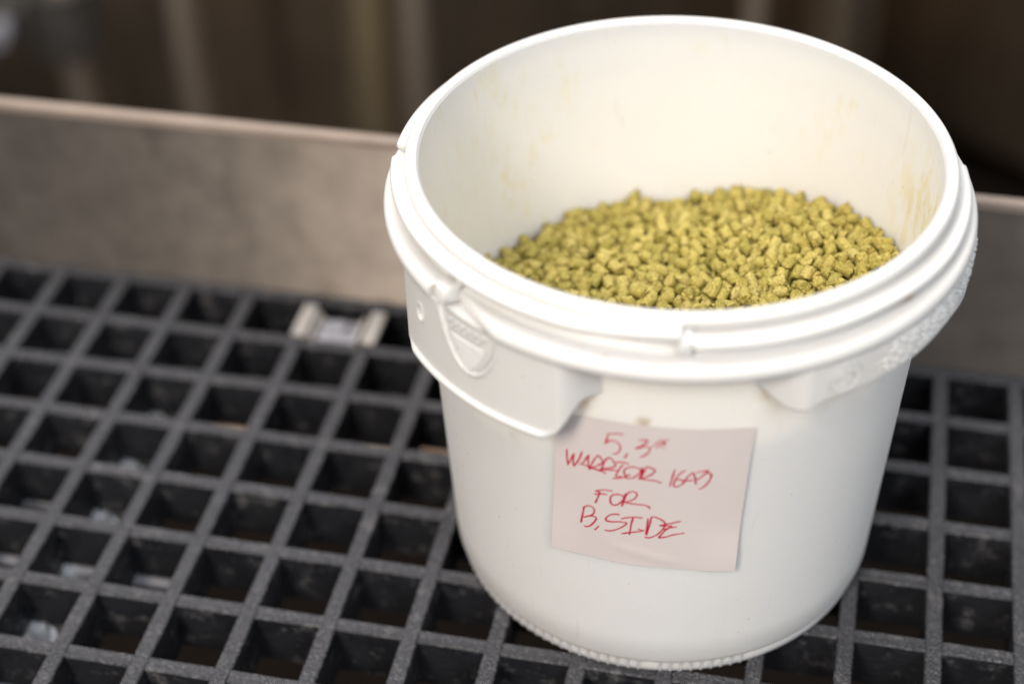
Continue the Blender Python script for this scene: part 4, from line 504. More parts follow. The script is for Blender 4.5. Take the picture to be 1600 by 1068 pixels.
# ------------------------------------------------------------------ object helpers
def link(name, me, m=None, parent=None, smooth=False):
    o = bpy.data.objects.new(name, me); COL.objects.link(o)
    if m is not None and not me.materials: me.materials.append(m)
    if parent: o.parent = parent
    if smooth:
        for p in me.polygons: p.use_smooth = True
    return o
def pyd(name, v, f, m, parent=None, smooth=False, auto=None):
    me = bpy.data.meshes.new(name); me.from_pydata(v, [], f); me.update()
    bm = bmesh.new(); bm.from_mesh(me); bmesh.ops.recalc_face_normals(bm, faces=bm.faces[:]); bm.to_mesh(me); bm.free()
    o = link(name, me, m, parent, smooth)
    if auto is not None: me.set_sharp_from_angle(angle=rad(auto))
    return o
def tag(o, label, cat, group=None, kind=None):
    if label: o['label'] = label
    if cat: o['category'] = cat
    if group: o['group'] = group
    if kind: o['kind'] = kind
    return o
def empty(name, loc=(0, 0, 0)):
    o = bpy.data.objects.new(name, None); COL.objects.link(o); o.location = loc; o.empty_display_size = 0.01
    return o
def lathe(name, prof, m, parent, n=256, closed=True, auto=38):
    v = []; f = []; k = len(prof)
    for i in range(n):
        a = 2 * PI * i / n
        for r, z in prof: v.append((r * math.cos(a), r * math.sin(a), z))
    for i in range(n):
        j = (i + 1) % n
        for q in range(k if closed else k - 1):
            w = (q + 1) % k; f.append((i * k + q, j * k + q, j * k + w, i * k + w))
    return pyd(name, v, f, m, parent, True, auto)
def cyl(r, deg, z): a = rad(deg); return (r * math.cos(a), r * math.sin(a), z)
def boxmesh(x0, x1, y0, y1, z0, z1, bev=0.0, seg=2):
    bm = bmesh.new(); bmesh.ops.create_cube(bm, size=1)
    for v in bm.verts: v.co = ((x0 + x1) / 2 + v.co.x * (x1 - x0), (y0 + y1) / 2 + v.co.y * (y1 - y0), (z0 + z1) / 2 + v.co.z * (z1 - z0))
    if bev: bmesh.ops.bevel(bm, geom=bm.edges[:], offset=bev, segments=seg, profile=0.5, affect='EDGES')
    return bm
def bmobj(name, bm, m, parent=None, smooth=False, auto=None):
    me = bpy.data.meshes.new(name); bm.to_mesh(me); bm.free()
    o = link(name, me, m, parent, smooth)
    if auto is not None: me.set_sharp_from_angle(angle=rad(auto))
    return o
def tube_pts(bm, pts, r, n=10, cap=True):
    rings = []
    for i, p in enumerate(pts):
        p = Vector(p); a = Vector(pts[max(0, i - 1)]); b = Vector(pts[min(len(pts) - 1, i + 1)])
        d = (b - a).normalized(); u = d.orthogonal().normalized() if i == 0 else (prev - d * prev.dot(d)).normalized()
        prev = u; w = d.cross(u)
        rr = r[i] if isinstance(r, (list, tuple)) else r
        rings.append([bm.verts.new(p + (u * math.cos(2 * PI * k / n) + w * math.sin(2 * PI * k / n)) * rr) for k in range(n)])
    for a, b in zip(rings, rings[1:]):
        for k in range(n): bm.faces.new((a[k], a[(k + 1) % n], b[(k + 1) % n], b[k]))
    if cap: bm.faces.new(rings[0][::-1]); bm.faces.new(rings[-1])
def prism_ngon(bm, cx, cy, z0, z1, r, n, rot=0, taper=0.0):
    a = [bm.verts.new((cx + r * math.cos(rot + 2 * PI * k / n), cy + r * math.sin(rot + 2 * PI * k / n), z0)) for k in range(n)]
    b = [bm.verts.new((cx + (r - taper) * math.cos(rot + 2 * PI * k / n), cy + (r - taper) * math.sin(rot + 2 * PI * k / n), z1)) for k in range(n)]
    for k in range(n): bm.faces.new((a[k], a[(k + 1) % n], b[(k + 1) % n], b[k]))
    bm.faces.new(a[::-1]); bm.faces.new(b)
def sm(a, b, x):
    t = min(1, max(0, (x - a) / (b - a))); return t * t * (3 - 2 * t)

# ------------------------------------------------------------------ setting: floor below the platform
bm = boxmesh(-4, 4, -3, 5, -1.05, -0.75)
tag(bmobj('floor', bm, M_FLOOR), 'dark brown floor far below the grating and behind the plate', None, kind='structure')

# ------------------------------------------------------------------ grating
PITCH = 0.038; GX0 = -0.3648; GY0 = 0.1345
grating = tag(empty('floor_grating', (-0.1, 0, 0)), 'dark grey gritty moulded grating with square openings under the bucket', 'grating')
def bar_mesh(name, L, top, zt):
    prof = [(-top + .0006, zt), (0, zt - 0.00035), (top - .0006, zt), (top, zt - .0007), (top - .0009, -0.0290), (-top + .0009, -0.0290), (-top, zt - .0007)]
    n = max(2, int(L / 0.019)); v = []; f = []; k = len(prof)
    for i in range(n + 1):
        for q, (u, z) in enumerate(prof):
            x = -L / 2 + L * i / n
            j = noise.noise((x * 40, u * 300 + zt * 900, L * 3)) * 0.00022
            v.append((x, u + j, z + (j if q < 3 else 0)))
    for i in range(n):
        for q in range(k): w = (q + 1) % k; f.append((i * k + q, (i + 1) * k + q, (i + 1) * k + w, i * k + w))
    f.append(tuple(range(k))); f.append(tuple(range(n * k, n * k + k))[::-1])
    me = bpy.data.meshes.new(name); me.from_pydata(v, [], f); me.update()
    bmm = bmesh.new(); bmm.from_mesh(me); bmesh.ops.recalc_face_normals(bmm, faces=bmm.faces[:]); bmm.to_mesh(me); bmm.free()
    me.materials.append(M_GRATE)
    return me
C0, C1, R0, R1 = -4, 18, 0, 12
xa, xb = GX0 + C0 * PITCH - .0035, GX0 + C1 * PITCH + .0035
ya, yb = GY0 - R1 * PITCH - .0035, GY0 + .0035
mlong = bar_mesh('long_bar', yb - ya, 0.0038, 0.0)
mcross = bar_mesh('cross_bar', xb - xa, 0.0036, -0.0006)
for c in range(C0, C1 + 1):
    o = link('long_bar', mlong, None, grating); o.rotation_euler = (0, 0, PI / 2)
    o.location = (GX0 + c * PITCH + 0.1, (ya + yb) / 2, 0)
for r in range(R0, R1 + 1):
    o = link('cross_bar', mcross, None, grating); o.location = ((xa + xb) / 2 + 0.1, GY0 - r * PITCH, 0)

# hold-down clip straddling two bars at the back of the grating
clip = tag(empty('grating_clip', (-0.1928, 0.110, 0.0)), 'pale metal saddle clip with a bolt straddling two bars at the back of the grating', 'clip')
for s in (-1, 1):
    bmobj('pad', boxmesh(s * .0195 - .0043, s * .0195 + .0043, -.0125, .0145, .0006, .0036, .0013), M_CLIP, clip)
bm = bmesh.new()
for s in (-1, 1):
    prof = [(s * .0136, .0030), (s * .0118, .0030), (s * .0100, -.0016), (s * .0118, -.0018)]
    a = [bm.verts.new((x, -.0125, z)) for x, z in prof]; b = [bm.verts.new((x, .0085, z)) for x, z in prof]
    for k in range(4): bm.faces.new((a[k], a[(k + 1) % 4], b[(k + 1) % 4], b[k]))
    bm.faces.new(a); bm.faces.new(b[::-1])
bmesh.ops.recalc_face_normals(bm, faces=bm.faces[:])
bmobj('saddle_leg', bm, M_CLIP, clip)
bmobj('saddle', boxmesh(-.0102, .0102, -.0125, .0085, -.0036, -.0012, .0006), M_ROD, clip)
bm = bmesh.new(); prism_ngon(bm, 0, -.002, -.0012, 0.0, .0078, 20); w = bmobj('washer', bm, M_ROD, clip)
bm = bmesh.new(); prism_ngon(bm, 0, -.002, 0.0, .0042, .0055, 6, 0.3, .0006); bmobj('bolt_head', bm, M_ROD, clip)

# supports seen through the openings
rail = tag(bmobj('support_rail', boxmesh(-.300, -.268, -.34, .135, -.050, -.042, .001), M_DARKMETAL), 'dark flat rail carrying a row of bolts beneath the left of the grating', 'rail')
BOLT_WORDS = ['nearest the plate', 'second from the plate', 'third from the plate', 'fourth from the plate', 'fifth from the plate', 'sixth from the plate', 'seventh from the plate']
bmb = bmesh.new(); prism_ngon(bmb, 0, 0, 0, .0095, .0060, 6, .2, .0014); mb = bpy.data.meshes.new('bolt_head'); bmb.to_mesh(mb); bmb.free(); mb.materials.append(M_BOLT)
bmb = bmesh.new(); prism_ngon(bmb, 0, 0, 0, .0016, .0075, 20); mw = bpy.data.meshes.new('washer'); bmb.to_mesh(mw); bmb.free(); mw.materials.append(M_BOLT)
for i, y in enumerate((.056, .018, -.020, -.058, -.096, -.134)):
    b = tag(empty('hex_bolt', (-.284, y, -.042)), 'pale hex bolt on the rail below the grating, ' + BOLT_WORDS[i], 'bolt', 'bolts on the rail under the grating')
    o = link('bolt_head', mb, None, b); o.location = (0, 0, .0016); o.rotation_euler = (0, 0, i * .7)
    link('washer', mw, None, b)
def rod(y, x0, x1, z, r, label):
    bm = bmesh.new(); tube_pts(bm, [(x0, y, z), ((x0 + x1) / 2, y, z), (x1, y, z)], r, 14)
    return tag(bmobj('support_rod', bm, M_ROD, None, True, 40), label, 'rod', 'steel rods under the grating')
rod(.0965, -.42, -.13, -.0345, .0036, 'steel rod below the grating closest to the upright plate')
rod(-.0565, -.42, -.215, -.0345, .0036, 'steel rod below the grating farthest from the upright plate')
rod(-.0165, -.42, -.310, -.0345, .0036, 'steel rod below the grating midway between the two others')

# ------------------------------------------------------------------ upright steel plate behind the grating
plate = tag(empty('kick_plate', (0, .1425, 0)), 'brushed brown-grey steel plate standing upright along the back of the grating', 'plate')
bmobj('plate', boxmesh(-1.3, .9, -.0028, .0022, -.06, .1035, .0004), M_PLATE, plate)
bm = bmesh.new(); pr_ = []
for k in range(13):
    a = PI * k / 12; pr_.append((-.0038 + .0033 * (1 - math.cos(a)) , .1035 + .0030 * math.sin(a)))
prof = [(-.0038, .1005)] + pr_ + [(.0028, .1005)]
A_ = [bm.verts.new((-1.3, y, z)) for y, z in prof]; B_ = [bm.verts.new((.9, y, z)) for y, z in prof]
for k in range(len(prof)): q = (k + 1) % len(prof); bm.faces.new((A_[k], A_[q], B_[q], B_[k]))
bm.faces.new(A_[::-1]); bm.faces.new(B_); bmesh.ops.recalc_face_normals(bm, faces=bm.faces[:])
bmobj('rolled_edge', bm, M_EDGE, plate, True, 40)

# ------------------------------------------------------------------ vessels and pipes behind the plate
def tank(x, y, r, label, zb=-.06, zt=1.3):
    t = tag(empty('steel_tank', (x, y, -.75)), label, 'tank')
    prof = [(.0, zb + .085 - .0), (r * .6, zb + .085), (r * .96, zb + .095), (r, zb + .115), (r, zt), (r * .9, zt + .06), (0, zt + .1)]
    v = []; f = []; n = 96; k = len(prof)
    lathe('shell', prof, M_TANK, t, 96, False, 30)
    for k in range(3):
        a = PI / 2 + 2 * PI * k / 3
        bm = bmesh.new(); tube_pts(bm, [(r * .7 * math.cos(a), r * .7 * math.sin(a), 0.001), (r * .7 * math.cos(a), r * .7 * math.sin(a), .05)], .02, 16)
        bmobj('leg', bm, M_PIPE, t, True, 40)
    return t
tank(-.72, 1.75, .72, 'brown-tinged steel tank standing behind the plate, left of the bucket')
tank(.60, 1.95, .58, 'dark steel tank standing behind the plate and the bucket rim')
def pipe(x, y, r, label, m=M_PIPE, z0=-.75, z1=1.2, fl=True):
    p = tag(empty('upright_pipe', (x, y, z0)), label, 'pipe', 'upright pipes behind the plate')
    bm = bmesh.new(); tube_pts(bm, [(0, 0, .004), (0, 0, (z1 - z0) / 2), (0, 0, z1 - z0)], r, 24); bmobj('tube', bm, m, p, True, 40)
    bm = bmesh.new(); prism_ngon(bm, 0, 0, .0005, .006, r * 1.9, 24); bmobj('flange', bm, m, p)
    return p
pipe(-.700, .80, .0150, 'short brown-grey pipe behind the plate at the far left under the dark clamp')
pipe(-.585, .82, .0150, 'thin brownish pipe behind the plate, second from the far left')
pipe(-.400, .84, .0220, 'broad olive-brown pipe behind the plate just left of the bucket', M_PIPE2)
pipe(-.342, .80, .0140, 'bright grey-brown pipe behind the plate nearest the bucket rim')
pipe(-.024, .80, .0110, 'grey pipe behind the top of the bucket rim')
pipe(.052, .86, .0330, 'wide dark bluish pipe behind the bucket right of its top', M_TANK)
cl = tag(empty('pipe_clamp', (-.716, .785, -.222)), 'dark pipe clamp with a pale wing nut at the top left corner', 'clamp')
bm = bmesh.new(); prism_ngon(bm, .016, .015, -.034, .034, .034, 28); bmobj('band', bm, M_DARKMETAL, cl, False)
bmobj('lug', boxmesh(-.062, -.012, -.014, .016, -.020, .022, .004), M_DARKMETAL, cl)
bm = bmesh.new(); tube_pts(bm, [(-.036, -.040, -.002), (-.036, -.026, .0), (-.036, -.012, 0)], [.013, .012, .008], 12); bmobj('wing_nut', bm, M_ROD, cl, True, 40)

# ------------------------------------------------------------------ bucket
bucket = tag(empty('bucket', (0, 0, 0.0003)), 'open white plastic screw-top bucket of hop pellets standing on the dark grating', 'bucket')
RB = .0963; KB = .01141 / .209
def rbody(z): return RB + KB * z
prof = [(0.0005, .0045), (.086, .0045), (.0895, .0012), (.0925, 0.0), (.0938, .0002), (.0943, .0008), (.0947, .0030), (.0949, .0072), (.0956, .0075), (.0962, .0081), (.0965, .0092), (rbody(.0098), .0098)]
for i in range(1, 14): z = .0098 + (.197 - .0098) * i / 13; prof.append((rbody(z), z))
prof += [(.1065, .2000), (.1062, .2070), (.1052, .2074)]
for i in range(0, 14): z = .2068 - (.2068 - .012) * i / 13; prof.append((rbody(z) - .0030, z))
prof += [(.0885, .0082), (.0005, .0080)]
lathe('body', prof, M_BODY, bucket, 256, False, 40)
# foot ring ribs
bm = bmesh.new()
def rib_at(d):
    a = rad(d); mat = Matrix.Rotation(a, 4, 'Z')
    for sx in (-1,):
        vs = []
        prof = [(.0930, .0001), (.0943, .0001), (.0948, .0010), (.0955, .0056), (.0962, .0080), (.0930, .0088)]
        A2 = [bm.verts.new(mat @ Vector((r, -.0005, z))) for r, z in prof]; B2 = [bm.verts.new(mat @ Vector((r, .0005, z))) for r, z in prof]
        for k in range(6): bm.faces.new((A2[k], A2[(k + 1) % 6], B2[(k + 1) % 6], B2[k]))
        bm.faces.new(A2[::-1]); bm.faces.new(B2)
for d0, n in ((-82.0, 9), (-88.4, 0), (-166.0, 30), (8.0, 9), (37.0, 24), (116.0, 24)):
    for k in range(n): rib_at(d0 + 2.7 * k)
bmesh.ops.recalc_face_normals(bm, faces=bm.faces[:])
bmobj('foot_ribs', bm, M_BODY, bucket)['kind'] = 'stuff'
# rim bead and neck
prof = [(.1056, .1930), (.1056, .2000), (.10505, .2064), (.1051, .2074), (.1056, .2081), (.1066, .2086), (.1082, .2086), (.1095, .2079), (.1103, .2065), (.1104, .2051), (.1098, .2041), (.1080, .2034), (.1068, .2024), (.1072, .1965), (.1094, .1940), (.1110, .1922), (.1110, .1860), (.1062, .1860)]
lathe('rim', prof, M_RIM, bucket, 288, True, 50)
# collar flange below the thread, with a gap for the lock
prof = [(.1085, .1923), (.1150, .1921), (.1178, .1918), (.1190, .1906), (.1196, .1890), (.1197, .1874), (.1192, .1858), (.1180, .1847), (.1160, .1843), (.1070, .1838)]
def sector(name, prof, d0, d1, m, parent, step=1.0, endr=0.0, dz=None, auto=50, endr1=None):
    n = max(2, int(abs(d1 - d0) / step)); v = []; f = []; k = len(prof)
    for i in range(n + 1):
        dd = d0 + (d1 - d0) * i / n
        w_ = abs(d1 - d0) / n; e1 = endr1 or endr
        e = min(1.0, i * w_ / endr, (n - i) * w_ / e1) if endr else 1.0
        e = math.sqrt(max(0.0, 1 - (1 - e) ** 2)) if endr < 8 or (n - i) < i else e
        r0 = min(p[0] for p in prof)
        for r, z in prof: v.append(cyl(r0 + (r - r0) * (0.35 + 0.65 * e), dd, z + (dz(dd) if dz else 0)))
    for i in range(n):
        for q in range(k): w = (q + 1) % k; f.append((i * k + q, (i + 1) * k + q, (i + 1) * k + w, i * k + w))
    f.append(tuple(range(k))); f.append(tuple(range(n * k, n * k + k))[::-1])
    return pyd(name, v, f, m, parent, True, auto)
sector('collar', prof, -130.2, 226.6, M_RIM, bucket, .7, 14.0, None, 50, .8)
# catch beside the lock
sector('lock_catch', [(.1120, .1950), (.1185, .1945), (.1192, .1925), (.1194, .1885), (.1160, .1880), (.1110, .1885)], -132.6, -128.6, M_RIM, bucket, .4, .8)
sector('lock_tooth', [(.1090, .1985), (.1128, .1980), (.1132, .1950), (.1090, .1945)], -129.6, -127.8, M_RIM, bucket, .3, .5)
# four screw-thread lugs
prof = [(.1062, .2022), (.1108, .2028), (.1140, .2030), (.1156, .2022), (.1162, .2006), (.1158, .1996), (.1146, .1990), (.1110, .1984), (.1080, .1980)]
sector('thread_lug', prof, -170.6, -81.6, M_RIM, bucket, .5, .5, lambda d: .0012 + .0018 * sm(-105, -84, d))
sector('thread_lug', prof, -80.2, 12.0, M_RIM, bucket, .5, 1.2, lambda d: -.0012 - .0022 * sm(-45, -15, d))
sector('thread_lug', prof, 19.0, 97.0, M_RIM, bucket, 1.0, 16, lambda d: -.0005)
sector('thread_lug', prof, 99.0, 185.0, M_RIM, bucket, .5, 2.0, lambda d: -.0005)
# step under the thread start, and a tan wedge painting the shade in the second lug's gap
sector('thread_stop', [(.1080, .2030), (.1130, .2020), (.1145, .2000), (.1145, .1950), (.1130, .1935), (.1080, .1930)], -82.6, -79.6, M_RIM, bucket, .3, .5)
h = sector('slot_shade', [(.1085, .1974), (.1158, .1970), (.1152, .1950), (.1085, .1915)], -36.6, -33.0, M_BROWN, bucket, .5, 1.6)
h['label'] = 'tan wedge painted as the shade of the gap under the thread'

# skirts under the collar
def polyline_sd(p, poly):
    x, y = p; ins = False; best = 1e9; n = len(poly)
    for i in range(n):
        x0, y0 = poly[i]; x1, y1 = poly[(i + 1) % n]
        if (y0 > y) != (y1 > y) and x < (x1 - x0) * (y - y0) / (y1 - y0) + x0: ins = not ins
        t = max(0, min(1, ((x - x0) * (x1 - x0) + (y - y0) * (y1 - y0)) / ((x1 - x0) ** 2 + (y1 - y0) ** 2 + 1e-12)))
        best = min(best, math.hypot(x - x0 - t * (x1 - x0), y - y0 - t * (y1 - y0)))
    return -best if ins else best
RS = .1184
TONGUE = [(-131.0, .1895), (-130.6, .1840), (-129.6, .1780), (-128.3, .1722), (-126.6, .1672), (-124.9, .1643), (-123.0, .1633), (-121.2, .1643), (-119.6, .1672), (-118.0, .1722), (-116.9, .1780), (-116.2, .1840), (-115.9, .1895)]
TSZ = [(RS * rad(a), z) for a, z in TONGUE]
def skirt(name, d0, d1, zbot, rout, nd_, nz, extra=None, lip=None):
    v = []; f = []
    ZT = .1862
    cols = nd_ + 1
    for i in range(cols):
        dd = d0 + (d1 - d0) * i / nd_; zb = zbot(dd); wq = rout(dd)
        ri = rbody(zb) - .0015; lp = lip(dd) if lip else 0.0
        col = []
        for j in range(nz + 1):
            z = ZT + (zb - ZT) * j / nz
            h = z - zb; r_in = rbody(z) - .0010
            rr = r_in + (RS - r_in) * wq
            if h < .0016: rr -= .0016 - math.sqrt(max(0, .0016 ** 2 - (.0016 - h) ** 2))
            rr += lp * sm(.0042, .0024, h)
            if extra: rr += extra(dd, z)
            col.append((max(rr, ri + .0004), z))
        col.append((ri, zb + .0004)); col.append((rbody(ZT) - .0015, ZT))
        for r, z in col: v.append(cyl(r, dd, z))
    k = nz + 3
    for i in range(nd_):
        for q in range(k): w = (q + 1) % k; f.append((i * k + q, (i + 1) * k + q, (i + 1) * k + w, i * k + w))
    f.append(tuple(range(k))); f.append(tuple(range(nd_ * k, nd_ * k + k))[::-1])
    return pyd(name, v, f, M_RIM, bucket, True, 60)
def ex_left(dd, z):
    e = 0.0
    if -133.5 < dd < -113.5 and z > .158:
        s = polyline_sd((RS * rad(dd), z), TSZ)
        e += .0009 * sm(.0022, .0008, s) * sm(-.0001, .0004, s) - .0011 * sm(.0002, -.0002, s)
    # small oval moulding hole
    q = math.hypot((dd + 138.5) * RS * PI / 180 / .0023, (z - .1722) / .0034)
    e -= .0032 * sm(1.0, .75, q); e += .0004 * sm(1.5, 1.2, q) * sm(.95, 1.1, q)
    return e
skirt('lock_skirt', -145.6, -95.4, lambda d: .1462 + .0004 * sm(-120, -108, d) + .0040 * sm(-107, -103, d) + .0140 * sm(-104.5, -99.5, d) + .0022 * sm(-143.0, -145.6, d),
      lambda d: sm(-95.6, -104.2, d), 320, 90, ex_left, lambda d: .0014 * sm(-145.6, -141.5, d) * sm(-103.5, -108, d))
def ex_right(dd, z):
    e = 0.0
    if -46 < dd < 12:                                  # embossed maker's text, worn beyond reading
        s = RS * rad(dd) * 1000; zz = z * 1000
        rows = (0.5 + 0.5 * math.sin((zz - 169) / 2.9 * 2 * PI))
        n = noise.noise((s * .95 + .35 * zz, round((zz - 169) / 2.9) * 9.1, 3.0))
        n2 = noise.noise((s * 1.7 - zz * .6, zz * 1.4, 7.0))
        e += (.0011 * sm(-.05, .14, n) * rows + .0008 * n2) * sm(-45, -40, dd) * sm(.1850, .1830, z) * sm(.1690, .1705, z)
    return e
skirt('grip_skirt', -68.0, 24.0, lambda d: .1705 - .0062 * sm(-66, -60.5, d) + .0030 * sm(-58.5, -54, d) - .0008 * sm(-50, -30, d) - .0085 * sm(-24, 2, d),
      lambda d: .10 * sm(-66.6, -65.6, d) + .90 * sm(-67.0, -57.5, d) + .10 * sm(-20, 0, d), 420, 60, ex_right)
# recycling emblem embossed on the right-hand skirt
bm = bmesh.new()
def on_skirt(u, w, cd=-50.9, cz=.1763): return cyl(RS + .0000, cd + math.degrees(u / RS), cz + w)
tube_pts(bm, [on_skirt(.0072 * math.cos(t), .0066 * math.sin(t)) for t in [2 * PI * k / 40 for k in range(41)]], .00034, 8)
for k in range(3):
    a0 = PI / 2 + 2 * PI * k / 3 + .35; a1 = a0 + 2 * PI / 3 - .7
    p0 = (.0040 * math.cos(a0), .0037 * math.sin(a0)); p1 = (.0040 * math.cos(a1), .0037 * math.sin(a1))
    tube_pts(bm, [on_skirt(*p0), on_skirt(*p1)], .0004, 6)
    dx, dy = p1[0] - p0[0], p1[1] - p0[1]; L = math.hypot(dx, dy); dx /= L; dy /= L
    tube_pts(bm, [on_skirt(p1[0] - dx * .0014 - dy * .0012, p1[1] - dy * .0014 + dx * .0012), on_skirt(*p1), on_skirt(p1[0] - dx * .0014 + dy * .0012, p1[1] - dy * .0014 - dx * .0012)], .00034, 6)
bmobj('recycling_emblem', bm, M_RIM, bucket, True)
# tongue-shaped release button with finger ribs
def tongue_lr(z):
    def edge(pts):
        for (a, z0), (b, z1) in zip(pts, pts[1:]):
            if min(z0, z1) <= z <= max(z0, z1): return a + (b - a) * ((z - z0) / (z1 - z0) if z1 != z0 else 0)
        return pts[-1][0]
    return edge(TONGUE[:7]), edge(TONGUE[6:][::-1])
v = []; f = []; nz, nx = 30, 16
for j in range(nz + 1):
    z = .1637 + (.1862 - .1637) * (j / nz) ** 1.2; l, r = tongue_lr(z); l += .35; r -= .35
    if l > r: l = r = (l + r) / 2
    for i in range(nx + 1):
        dd = l + (r - l) * i / nx; u = abs(i / nx * 2 - 1)
        v.append(cyl(RS - .0007 + .0008 * (1 - u ** 4), dd, z))
for j in range(nz):
    for i in range(nx): a = j * (nx + 1) + i; f.append((a, a + 1, a + nx + 2, a + nx + 1))
me = bpy.data.meshes.new('release_button'); me.from_pydata(v, [], f); me.update()
btn = link('release_button', me, M_RIM, bucket, True)
for k in range(7):
    z = .1655 + k * .0019; l, r = tongue_lr(z); hw = (r - l) / 2 - 1.4; cd = (l + r) / 2 - .4
    if hw < .8: continue
    bm = bmesh.new(); tube_pts(bm, [cyl(RS + .00035, cd - hw + 2 * hw * i / 8, z) for i in range(9)], [.0002, .0005, .0006, .0006, .0006, .0006, .0006, .0005, .0002], 8)
    bmobj('grip_rib', bm, M_RIM, btn, True)
for row, z in enumerate((.1800, .1828)):
    l, r = tongue_lr(z)
    bm = bmesh.new(); dd = l + 2.2
    while dd < r - 2.5:
        wd = random.uniform(.7, 1.2)
        tube_pts(bm, [cyl(RS + .0003, dd, z - .0008), cyl(RS + .0004, dd + wd * .4, z + .0009), cyl(RS + .0003, dd + wd * .7, z - .0007)], .00042, 6)
        dd += wd + .9
    bmobj('embossed_marks', bm, M_RIM, btn, True)

# ------------------------------------------------------------------ sticky note with handwriting
def note_off(d): return .0006 + .0013 * abs((d + 87) / 22) ** 3
TOPE = [(-106.9, 149.9), (-99.9, 151.9), (-88.7, 152.0), (-79.5, 151.5), (-65.5, 150.4)]
BOTE = [(-109.0, 72.8), (-101.6, 72.5), (-94.0, 72.1), (-81.4, 71.9), (-66.4, 70.3)]
def interp(pts, t):
    x = t * (len(pts) - 1); i = min(int(x), len(pts) - 2); w = x - i
    return pts[i][0] * (1 - w) + pts[i + 1][0] * w, pts[i][1] * (1 - w) + pts[i + 1][1] * w
def uni(pts):
    out = []; 
    for k in range(41):
        d = pts[0][0] + (pts[-1][0] - pts[0][0]) * k / 40
        for a, b in zip(pts, pts[1:]):
            if a[0] <= d <= b[0] + 1e-6: out.append((d, a[1] + (b[1] - a[1]) * (d - a[0]) / (b[0] - a[0]))); break
    return out
TU, BU = uni(TOPE), uni(BOTE)
def note_r(d, z):
    t = (z - .071) / .08
    crease = .00028 * math.exp(-((z - .0785 + .00045 * (d + 86)) / .0020) ** 2) * sm(-97, -92, d) * sm(-76, -82, d)
    corner = .0016 * sm(-80, -66, d) * sm(.35, 0, t) + .0010 * sm(-100, -109, d) * sm(.5, 0, t)
    return rbody(z) + note_off(d) + crease + corner
note = tag(empty('sticky_note', (0, 0, 0.0003)), 'pinkish square paper note with red handwriting stuck on the bucket front', 'note')
v = []; f = []; NX, NY = 40, 40
for side in (0, 1):
    for j in range(NY + 1):
        for i in range(NX + 1):
            a, b = TU[i], BU[i]; w = j / NY
            d = a[0] * (1 - w) + b[0] * w; z = (a[1] * (1 - w) + b[1] * w) / 1000
            v.append(cyl(note_r(d, z) - side * .00012, d, z))
o2 = (NX + 1) * (NY + 1)
for j in range(NY):
    for i in range(NX):
        a = j * (NX + 1) + i; f.append((a, a + NX + 1, a + NX + 2, a + 1)); f.append((o2 + a, o2 + a + 1, o2 + a + NX + 2, o2 + a + NX + 1))
for i in range(NX):
    f.append((i, i + 1, o2 + i + 1, o2 + i)); q = NY * (NX + 1) + i; f.append((q, o2 + q, o2 + q + 1, q + 1))
for j in range(NY):
    q = j * (NX + 1); f.append((q, o2 + q, o2 + q + NX + 1, q + NX + 1)); q += NX; f.append((q, q + NX + 1, o2 + q + NX + 1, o2 + q))
pyd('paper', v, f, M_NOTE, note, True, 40)
def catmull(p, n=6):
    out = []
    for i in range(len(p) - 1):
        p0 = p[max(0, i - 1)]; p1 = p[i]; p2 = p[i + 1]; p3 = p[min(len(p) - 1, i + 2)]
        for k in range(n):
            t = k / n
            out.append(tuple(0.5 * (2 * p1[q] + (-p0[q] + p2[q]) * t + (2 * p0[q] - 5 * p1[q] + 4 * p2[q] - p3[q]) * t * t + (-p0[q] + 3 * p1[q] - 3 * p2[q] + p3[q]) * t ** 3) for q in (0, 1)))
    out.append(p[-1]); return out
v = []; f = []
for si, st in enumerate(HAND):
    P = catmull([(rad(d) * .1035, z / 1000) for d, z in st]); n = len(P)
    for i, (s, z) in enumerate(P):
        a = P[max(0, i - 1)]; b = P[min(n - 1, i + 1)]; dx, dz = b[0] - a[0], b[1] - a[1]; L = math.hypot(dx, dz) + 1e-9
        wdt = (.00020 if 4 <= si <= 9 else .00038) * (0.85 + .35 * noise.noise((s * 400, z * 400, si))) * (0.55 if i in (0, n - 1) else 1)
        for sg in (-1, 1):
            ss, zz = s - dz / L * wdt * sg, z + dx / L * wdt * sg
            d = math.degrees(ss / .1035); v.append(cyl(note_r(d, zz) + .00005 + si * 4e-6, d, zz))
        if i: q = len(v) - 4; f.append((q, q + 1, q + 3, q + 2))
me = bpy.data.meshes.new('handwriting'); me.from_pydata(v, [], f); me.update(); link('handwriting', me, M_INK, note, True)

